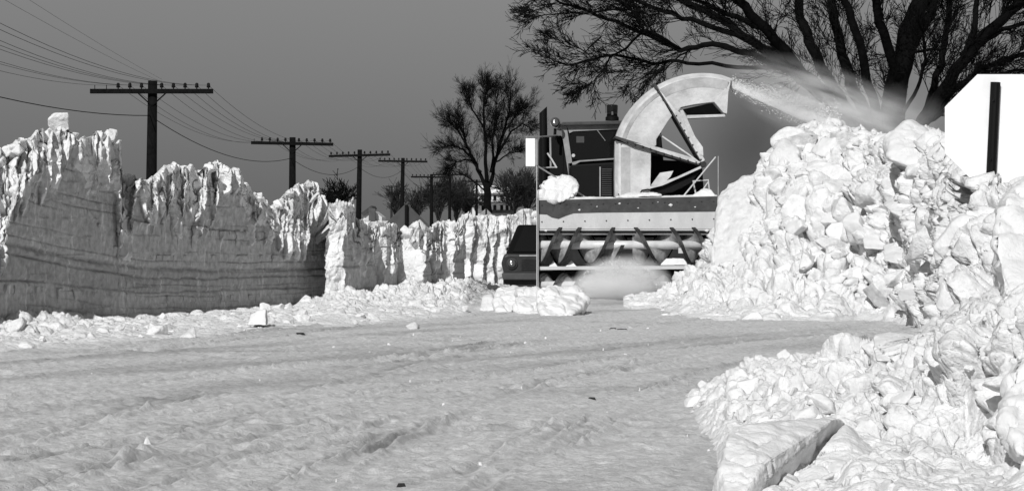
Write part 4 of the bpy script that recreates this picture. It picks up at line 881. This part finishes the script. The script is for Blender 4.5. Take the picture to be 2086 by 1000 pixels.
part(MB().tube([P(1463, 402, YF + .1), P(1463, 318, YF + .1)], .004, 6), 'thin_rod', 'chute', 0)
part(MB().tube([P(1418, 398, YF + .3), P(1412, 369, YF + .3), P(1443, 367, YF + .3), P(1446, 396, YF + .3)], .013, 8), 'grab_frame', 'white', 0)
part(MB().tube([P(1444, 369, YF + .32), P(1424, 398, YF + .32)], .010, 8), 'grab_brace', 'white', 0)
BOLT = None
for (x0, y0, x1, y1, n_) in ((1262, 284, 1325, 303, 5), (1336, 308, 1418, 331, 6), (1338, 182, 1368, 226, 4), (1378, 236, 1428, 325, 7), (1104, 418, 1454, 410, 15), (1104, 452, 1454, 446, 9), (1260, 396, 1322, 396, 5)):
    for k_ in range(n_):
        t_ = k_ / (n_ - 1); yb = YC - .075 if y0 < 395 else (YC - .001 if y0 == 396 else (YF - .007 if y0 < 430 else YF - .001)); c = P(x0 + (x1 - x0) * t_, y0 + (y1 - y0) * t_, yb)
        if BOLT is None: BOLT = MB().lathe(mroot.location, [(.0, -.010), (.010, -.008), (.012, .004)], axis='Y', n=6).build('bolt', M['dark'], mroot)
        bo = BOLT.copy(); COL.objects.link(bo); bo.location = c - mroot.location
bpy.data.objects.remove(BOLT)
# cab and body
YB = YF + 1.9; K = YB / YF
def C(px, py): return (px, py)
part(MB().prism([(1145, 400), (1150, 262), (1156, 254), (1345, 248), (1352, 330), (1352, 400)], YB + .03, YB + 2.0), 'cab_shell', 'black', .02)
fr = MB()
fr.prism([(1142, 254), (1154, 254), (1172, 372), (1166, 400), (1160, 370)], YB - .02, YB + .03)
fr.prism([(1154, 254), (1345, 250), (1345, 262), (1250, 264), (1168, 268), (1160, 272)], YB - .02, YB + .03)
fr.prism([(1158, 333), (1180, 327), (1300, 319), (1300, 322), (1182, 330), (1168, 338), (1163, 346)], YB - .02, YB + .03)
part(fr, 'windscreen_frame', 'grey', .004)
part(MB().prism([(1160, 276), (1168, 269), (1340, 264), (1340, 318), (1180, 327), (1166, 324)], YB + .0, YB + .028), 'windscreen', 'glass', 0)
part(MB().prism([(1138, 254), (1146, 249), (1345, 244), (1352, 250), (1345, 252), (1146, 256)], YB - .12, YB + 2.1), 'cab_roof', 'band', .01)
part(MB().rect(1174, 278, 1190, 291, YB - .012, YB - .002), 'sticker', 'signgrey', 0)
part(MB().lathe(P(1168, 317, YB - .01), [(0, -.01), (.026, -.008), (.026, 0)], axis='Y', n=12), 'inspection_sticker', 'white', 0)
part(MB().tube([P(1217, 266, YB - .03), P(1233, 287, YB - .03)], .006, 6), 'wiper', 'grey', 0)
part(MB().prism([(1163, 336), (1345, 326), (1430, 330), (1435, 404), (1163, 404)], YB - .9, YB - .03), 'engine_hood', 'black', .02)
gr = MB(); 
for i in range(14): gr.rect(1226, 344 + i * 4.3, 1246, 345.7 + i * 4.3, YB - .96, YB - .93)
part(gr, 'radiator_louvres', 'signgrey', 0)
part(MB().rect(1221, 340, 1224, 402, YB - .95, YB - .9), 'hood_trim', 'grey', .003)
part(MB().prism([(1098, 400), (1098, 282), (1144, 276), (1150, 300), (1150, 400)], YB + .1, YB + 1.2), 'air_cleaner_box', 'black', .02)
part(MB().tube([P(1108, 400, YB), P(1107, 262, YB), P(1106.5, 240, YB)], .058, 16), 'exhaust_stack', 'black', 0, smooth=False)
ex = MB(); a0 = P(1106.5, 240, YB)
n = 16; V = [a0 + Vector((.058 * math.cos(2 * math.pi * j / n), .058 * math.sin(2 * math.pi * j / n), -.02)) for j in range(n)] + [a0 + Vector((.058 * math.cos(2 * math.pi * j / n), .058 * math.sin(2 * math.pi * j / n), .085 + .9 * .058 * math.cos(2 * math.pi * j / n) + .03)) for j in range(n)]
ex.add(V, [(j, (j + 1) % n, n + (j + 1) % n, n + j) for j in range(n)]); part(ex, 'exhaust_tip', 'black', 0)
# round lamp and beacon
c = P(1131, 250, YB - .25); lm = MB().tube([P(1130, 285, YB - .2), P(1131, 262, YB - .2)], .022, 8); part(lm, 'lamp_stalk', 'black', 0)
lb = part(MB().lathe(c + Vector((0, 0, 0)), [(0, .10), (.035, .10), (.065, .07), (.078, .01), (.078, -.02), (.07, -.03)], axis='Y', n=20), 'work_lamp', 'chrome', 0, smooth=True)
part(MB().lathe(c + Vector((0, -.032, 0)), [(0, -.012), (.04, -.008), (.066, 0)], axis='Y', n=20), 'lamp_lens', 'lens', 0, lb, smooth=True)
c = P(1247, 246, YB + .1)
bc = part(MB().lathe(c, [(.10, 0), (.10, .05), (.085, .06), (.085, .07)], n=20), 'beacon', 'black', 0)
part(MB().lathe(c + Vector((0, 0, .07)), [(.08, 0), (.082, .04), (.086, .15), (.078, .165), (.0, .172)], n=20), 'beacon_dome', 'glass', 0, bc, smooth=True)
part(MB().lathe(c + Vector((0, -.089, .08)), [(.0, 0), (.018, .0), (.018, .05), (0, .06)], n=10), 'beacon_bulb', 'chrome', 0, bc)
# lamp board with its side, rods
part(MB().rect(1071, 282, 1090, 339, YF + .05, YF + .25), 'lamp_board', 'signback', .004)
part(MB().rect(1090, 284, 1095, 337, YF + .06, YF + .24), 'lamp_board_shaded_side', 'grey', .002)  # shade on the side away from the sun, painted as grey
part(MB().tube([P(1072, 279, YF + .1), P(1100, 279, YF + .3), P(1136, 276, YB - .6)], .011, 8), 'board_arm', 'grey', 0)
part(MB().tube([P(1094, 338, YF + .1), P(1130, 360, YF + .2), P(1192, 402, YF + .4)], .012, 8), 'board_stay', 'grey', 0)
part(MB().tube([P(1121, 280, YF + .6), P(1122, 340, YF + .6)], .014, 8), 'upright_rod', 'grey', 0)
part(MB().tube([P(1115, 312, YF + .5), P(1124, 325, YF + .5), P(1134, 342, YF + .5)], .013, 8), 'short_stay', 'white', 0)
part(MB().tube([P(1096, 342, YF + .5), P(1135, 341, YF + .5)], .010, 8), 'cross_rod', 'grey', 0)
part(MB().tube([P(1093.5, 605, YF - .03), P(1093.5, 338, YF - .03)], .006, 8), 'edge_rod', 'white', 0)
part(MB().prism([(1150, 404), (1420, 404), (1420, 560), (1150, 560)], YF + .98, YB + 4.5), 'chassis', 'black', .03)
for xs in (1130, 1410):
    for yy in (YB + .3, YB + 3.6):
        c = P(xs, 465, YF); c = Vector((c.x, yy, .5)); sg = 1 if xs > 1279 else -1
        t_ = MB().lathe(c + Vector((-.14, 0, 0)), [(.25, 0), (.44, .0), (.5, .05), (.5, .23), (.44, .28), (.25, .28)], axis='X', n=28)
        wh = part(t_, 'wheel', 'rubber', 0); part(MB().lathe(c + Vector((-.11, 0, 0)), [(.25, 0), (.25, .22)], axis='X', n=20), 'rim', 'dark', 0, wh)

# ------------------------------------------------------------------ the dark car beyond the blower
YK = 48.0; croot = empty('parked_car', Vector((P(1124, 465, YK).x, YK, -.24)), 'dark car seen head-on, half hidden behind the left edge of the blower housing', 'car')
def cp_(mb, name, m, bev=.01, par=croot, sm=False): return mb.build(name, M[m], par, bev, sm)
cp_(MB().prism([(1021, 536), (1026, 522), (1034, 518), (1214, 518), (1222, 522), (1227, 536), (1223, 552), (1223, 592), (1025, 592), (1025, 552)], YK, YK + 4.2), 'body', 'dark', .03)
cab_ = MB(); f0 = [P(1030, 519, YK + 1.1), P(1218, 519, YK + 1.1), P(1190, 458, YK + 1.9), P(1055, 458, YK + 1.9)]; bkk = [Vector((v.x, YK + (4.0 if i < 2 else 3.3), v.z)) for i, v in enumerate(f0)]
cab_.add(f0 + bkk, [(0, 1, 2, 3), (7, 6, 5, 4), (0, 4, 5, 1), (1, 5, 6, 2), (2, 6, 7, 3), (3, 7, 4, 0)]); cp_(cab_, 'cabin', 'black', .04)
s_ = lambda a, b, t: a.lerp(b, t)
q = [s_(f0[0], f0[2], .09), s_(f0[1], f0[3], .09), s_(f0[2], f0[0], .08), s_(f0[3], f0[1], .08)]; dn = Vector((0, -.012, .008))
cp_(MB().add([v + dn for v in q] + [v + Vector((0, .02, 0)) for v in q], [(0, 1, 2, 3), (7, 6, 5, 4), (0, 4, 5, 1), (1, 5, 6, 2), (2, 6, 7, 3), (3, 7, 4, 0)]), 'windscreen', 'glass', 0)
cp_(MB().rect(1058, 519, 1190, 522.5, YK - .02, YK), 'bonnet_trim', 'grey', .002)
for x in (1043, 1205):
    h_ = cp_(MB().lathe(P(x, 537, YK - .01), [(.02, .0), (.085, -.025), (.095, -.02), (.1, .0)], axis='Y', n=20), 'headlight', 'signgrey', 0, sm=True)
    cp_(MB().lathe(P(x, 537, YK - .035), [(0, -.02), (.05, -.015), (.08, 0)], axis='Y', n=20), 'headlight_lens', 'lens', 0, h_, True)
g_ = MB()
for i in range(6): g_.rect(1062, 528 + i * 4, 1186, 529.6 + i * 4, YK - .02, YK - .002)
cp_(g_, 'grille', 'dark', 0)
cp_(MB().prism([(1022, 556), (1228, 556), (1226, 570), (1024, 570)], YK - .14, YK - .02), 'bumper', 'signgrey', .02)
for x in (1046, 1202):
    for yy in (YK + .8, YK + 3.4):
        c = P(x, 465, YK); cp_(MB().lathe(Vector((c.x - .09, yy, .07)), [(.1, 0), (.29, 0), (.31, .04), (.31, .15), (.29, .18), (.1, .18)], axis='X', n=20), 'wheel', 'rubber', 0)

# ------------------------------------------------------------------ airborne snow
def vol_mat(name, col, dens, kind='ball', nscale=3.0, contrast=(0.35, 0.7), aniso=-0.2, stretch=(1, 1, 1), floor=0.0):
    m = bpy.data.materials.new(name); m.use_nodes = True; nt = m.node_tree; N = nt.nodes; L = nt.links
    N.remove(N['Principled BSDF']); v = N.new('ShaderNodeVolumePrincipled'); L.new(v.outputs[0], N['Material Output'].inputs['Volume'])
    v.inputs['Color'].default_value = (col, col, col, 1); v.inputs['Anisotropy'].default_value = aniso
    tc = N.new('ShaderNodeTexCoord')
    def math_(op, a, b=None, clamp=False):
        n = N.new('ShaderNodeMath'); n.operation = op; n.use_clamp = clamp
        for i, x in enumerate((a, b)):
            if x is None: continue
            if isinstance(x, (int, float)): n.inputs[i].default_value = x
            else: L.new(x, n.inputs[i])
        return n.outputs[0]
    if kind == 'ball':
        ln = N.new('ShaderNodeVectorMath'); ln.operation = 'LENGTH'; L.new(tc.outputs['Object'], ln.inputs[0])
        fall = math_('SUBTRACT', 1.0, ln.outputs['Value'], True)
    else:                                   # jet along x from 0 to 1, radius 1, wider and thinner outwards
        sx = N.new('ShaderNodeSeparateXYZ'); L.new(tc.outputs['Object'], sx.inputs[0])
        rr = math_('SQRT', math_('ADD', math_('MULTIPLY', sx.outputs[1], sx.outputs[1]), math_('MULTIPLY', sx.outputs[2], sx.outputs[2])))
        wd = math_('ADD', math_('MULTIPLY', sx.outputs[0], 0.6), 0.4)
        fall = math_('MULTIPLY', math_('SUBTRACT', 1.0, math_('DIVIDE', rr, wd), True), math_('SUBTRACT', 1.25, sx.outputs[0], True))
    mp = N.new('ShaderNodeMapping'); mp.inputs['Scale'].default_value = stretch; L.new(tc.outputs['Object'], mp.inputs[0])
    n = N.new('ShaderNodeTexNoise'); n.inputs['Scale'].default_value = nscale; n.inputs['Detail'].default_value = 4; n.inputs['Roughness'].default_value = .6
    L.new(mp.outputs[0], n.inputs[0])
    r = N.new('ShaderNodeMapRange'); r.inputs['From Min'].default_value = contrast[0]; r.inputs['From Max'].default_value = contrast[1]; r.inputs['To Min'].default_value = floor
    L.new(n.outputs[0], r.inputs[0])
    L.new(math_('MULTIPLY', math_('MULTIPLY', math_('POWER', fall, 1.3 if kind == 'ball' else 0.9), r.outputs[0]), dens), v.inputs['Density'])
    return m
def ball(name, c, rad, rot, mt, label, cat):
    bm = bmesh.new(); bmesh.ops.create_icosphere(bm, subdivisions=3, radius=1); me = bpy.data.meshes.new(name); bm.to_mesh(me); bm.free()
    o = link(name, me, mt); o.location = c; o.scale = rad; o.rotation_euler = rot; tag(o, label, cat, kind='stuff'); return o
# jet from the chute mouth
a_, b_ = P(1488, 172, YC + .25), P(1712, 262, YC - 1.6)
m = MB(); n = 16
m.lathe((0, 0, 0), [(.42, 0), (.75, .5), (1.05, 1)], axis='X', n=n)
d_ = b_ - a_; o = m.build('snow_jet', vol_mat('snow_jet_volume', .99, 900, 'jet', 4.0, (.2, .6), -.25, (4, 1, 1), .3))
o.location = a_; o.scale = (d_.length, .12, .12); o.rotation_euler = d_.to_track_quat('X', 'Z').to_euler(); tag(o, 'dense white jet of snow shooting from the chute mouth onto the right pile', 'snow jet', kind='stuff')
ball('snow_mist', P(1700, 225, 38.6), (1.75, .7, .62), (0, math.radians(22), 0), vol_mat('snow_mist_volume', .97, 3.4, 'ball', 2.6, (.38, .62), -.25, (1, 1, 1.6)), 'thin bright snow mist drifting before the tree trunk above the right pile', 'snow mist')
ball('snow_mist', P(1790, 245, 38.2), (1.1, .7, .55), (0, 0, 0), vol_mat('snow_mist_volume_far', .95, 1.3, 'ball', 2.4, (.3, .7), -.25), 'pale snow mist between the jet and the tent-shaped block', 'snow mist')
ball('powder_cloud', P(1270, 572, 38.9), (.72, .55, .40), (0, 0, 0), vol_mat('powder_cloud_volume', .94, 14, 'ball', 3.0, (.3, .6), -.25, floor=.2), 'rolling cloud of powder snow under the augers of the blower', 'powder cloud')
ball('powder_cloud', P(1235, 585, 38.6), (.75, .4, .22), (0, 0, 0), vol_mat('low_powder_volume', .94, 10, 'ball', 2.0, (.2, .6), -.25, floor=.3), 'thin low powder spreading left in front of the blower', 'powder cloud')
ball('shade_tinted_mist', P(1530, 290, 42.5), (1.15, .9, 1.3), (0, 0, 0), vol_mat('shade_tinted_mist_volume', .12, 1.5, 'ball', 1.4, (.2, .7), .0, floor=.5), 'smooth shade-darkened snow mist hanging between the chute and the right pile', 'haze')  # snow mist under the plume, its shade put into the dark volume colour
# clods thrown along the jet
r = random.Random(3); m = MB()
def crumb(m, p, s_):
    m.add([p + Vector((r.uniform(-s_, s_), r.uniform(-s_, s_), r.uniform(-s_, s_))) for _ in range(4)], [(0, 1, 2), (0, 2, 3), (0, 3, 1), (1, 3, 2)])
for k in range(75000):
    t = r.random() ** .85; sp = .020 + .030 * t
    if r.random() < .25: sp *= 2.2
    p = a_.lerp(b_, t) + Vector((0, r.gauss(0, sp), r.gauss(0, sp) + .10 * t * (1 - t) + (0.06 * t if sp > .1 else 0)))
    crumb(m, p, .003 + .012 * r.random() ** 2)
tag(m.build('flying_snow', M['snow']), 'loose crumbs of snow flying along the jet from the chute', 'flying snow', kind='stuff')

m = MB()
for k in range(2600):
    a2 = r.uniform(0, 6.28); q = r.random() ** .6
    c = P(1262 + 85 * q * math.cos(a2), 585 - 55 * q * abs(math.sin(a2)), 38.9 + r.uniform(-.4, .2)); crumb(m, c, r.uniform(.004, .013))
tag(m.build('powder_crumbs', M['snow']), 'loose crumbs of snow tumbling in the powder under the augers', 'flying snow', kind='stuff')
m = MB(); r = random.Random(12)
for k in range(220):
    Yc_ = 9.5 * (31 / 9.5) ** r.random(); px_ = r.uniform(-60, 1500)
    if r.random() > .12 + .75 * max(math.exp(-abs(px_ - 1330) / 160), math.exp(-abs(Yc_ - 25) / 3) * (px_ < 1250)): continue
    c = P(px_, 465, Yc_); z_ = float(ground_z(np.array([[c.x]]), np.array([[Yc_]]))[0][0, 0]) if False else 0.0
    c.z = 0.004; sz = (.0025 + .008 * r.random() ** 3) * (Yc_ / 12) ** .7; n_ = r.choice((4, 5, 7)); ph_ = r.uniform(0, 6)
    V_ = [c + Vector((sz * 1.5 * math.cos(6.28 * j / n_ + ph_) * r.uniform(.6, 1.3), sz * math.sin(6.28 * j / n_ + ph_) * r.uniform(.7, 1.2), -.02)) for j in range(n_)] + [c + Vector((sz * .7 * math.cos(6.28 * j / n_ + ph_), sz * .6 * math.sin(6.28 * j / n_ + ph_), sz * r.uniform(.3, 1.0))) for j in range(n_)]
    m.add(V_, [tuple(range(n_, 2 * n_))] + [(j, (j + 1) % n_, n_ + (j + 1) % n_, n_ + j) for j in range(n_)])
tag(m.build('snow_crumbs', M['snow']), 'small snow crumbs strewn over the packed road', 'snow crumbs', kind='stuff')
for (x, y, w_, lab) in ((1268, 673, .09, 'dark scrap lying on the road in front of the powder cloud'), (1250, 670, .05, 'small dark scrap beside the larger one before the powder cloud'), (611, 680, .06, 'dark clod on the road before the stepped wall'), (1206, 812, .03, 'tiny dark pebble alone in the middle of the road'), (818, 988, .022, 'dark clod in the tyre track at the bottom edge')):
    Yd = F / (y - HOR); c = P(x, y, Yd); rr_ = random.Random(x); n_ = 9
    V_ = [c + Vector((w_ * math.cos(6.28 * j / n_) * rr_.uniform(.6, 1.2), w_ * .6 * math.sin(6.28 * j / n_) * rr_.uniform(.6, 1.2), -.01)) for j in range(n_)]
    V_ += [v + (c - v) * .4 + Vector((0, 0, w_ * .12 + .012)) for v in V_]
    m = MB().add(V_, [tuple(range(n_, 2 * n_))] + [(j, (j + 1) % n_, n_ + (j + 1) % n_, n_ + j) for j in range(n_)])
    tag(m.build('road_debris', M['rubber']), lab, 'debris')
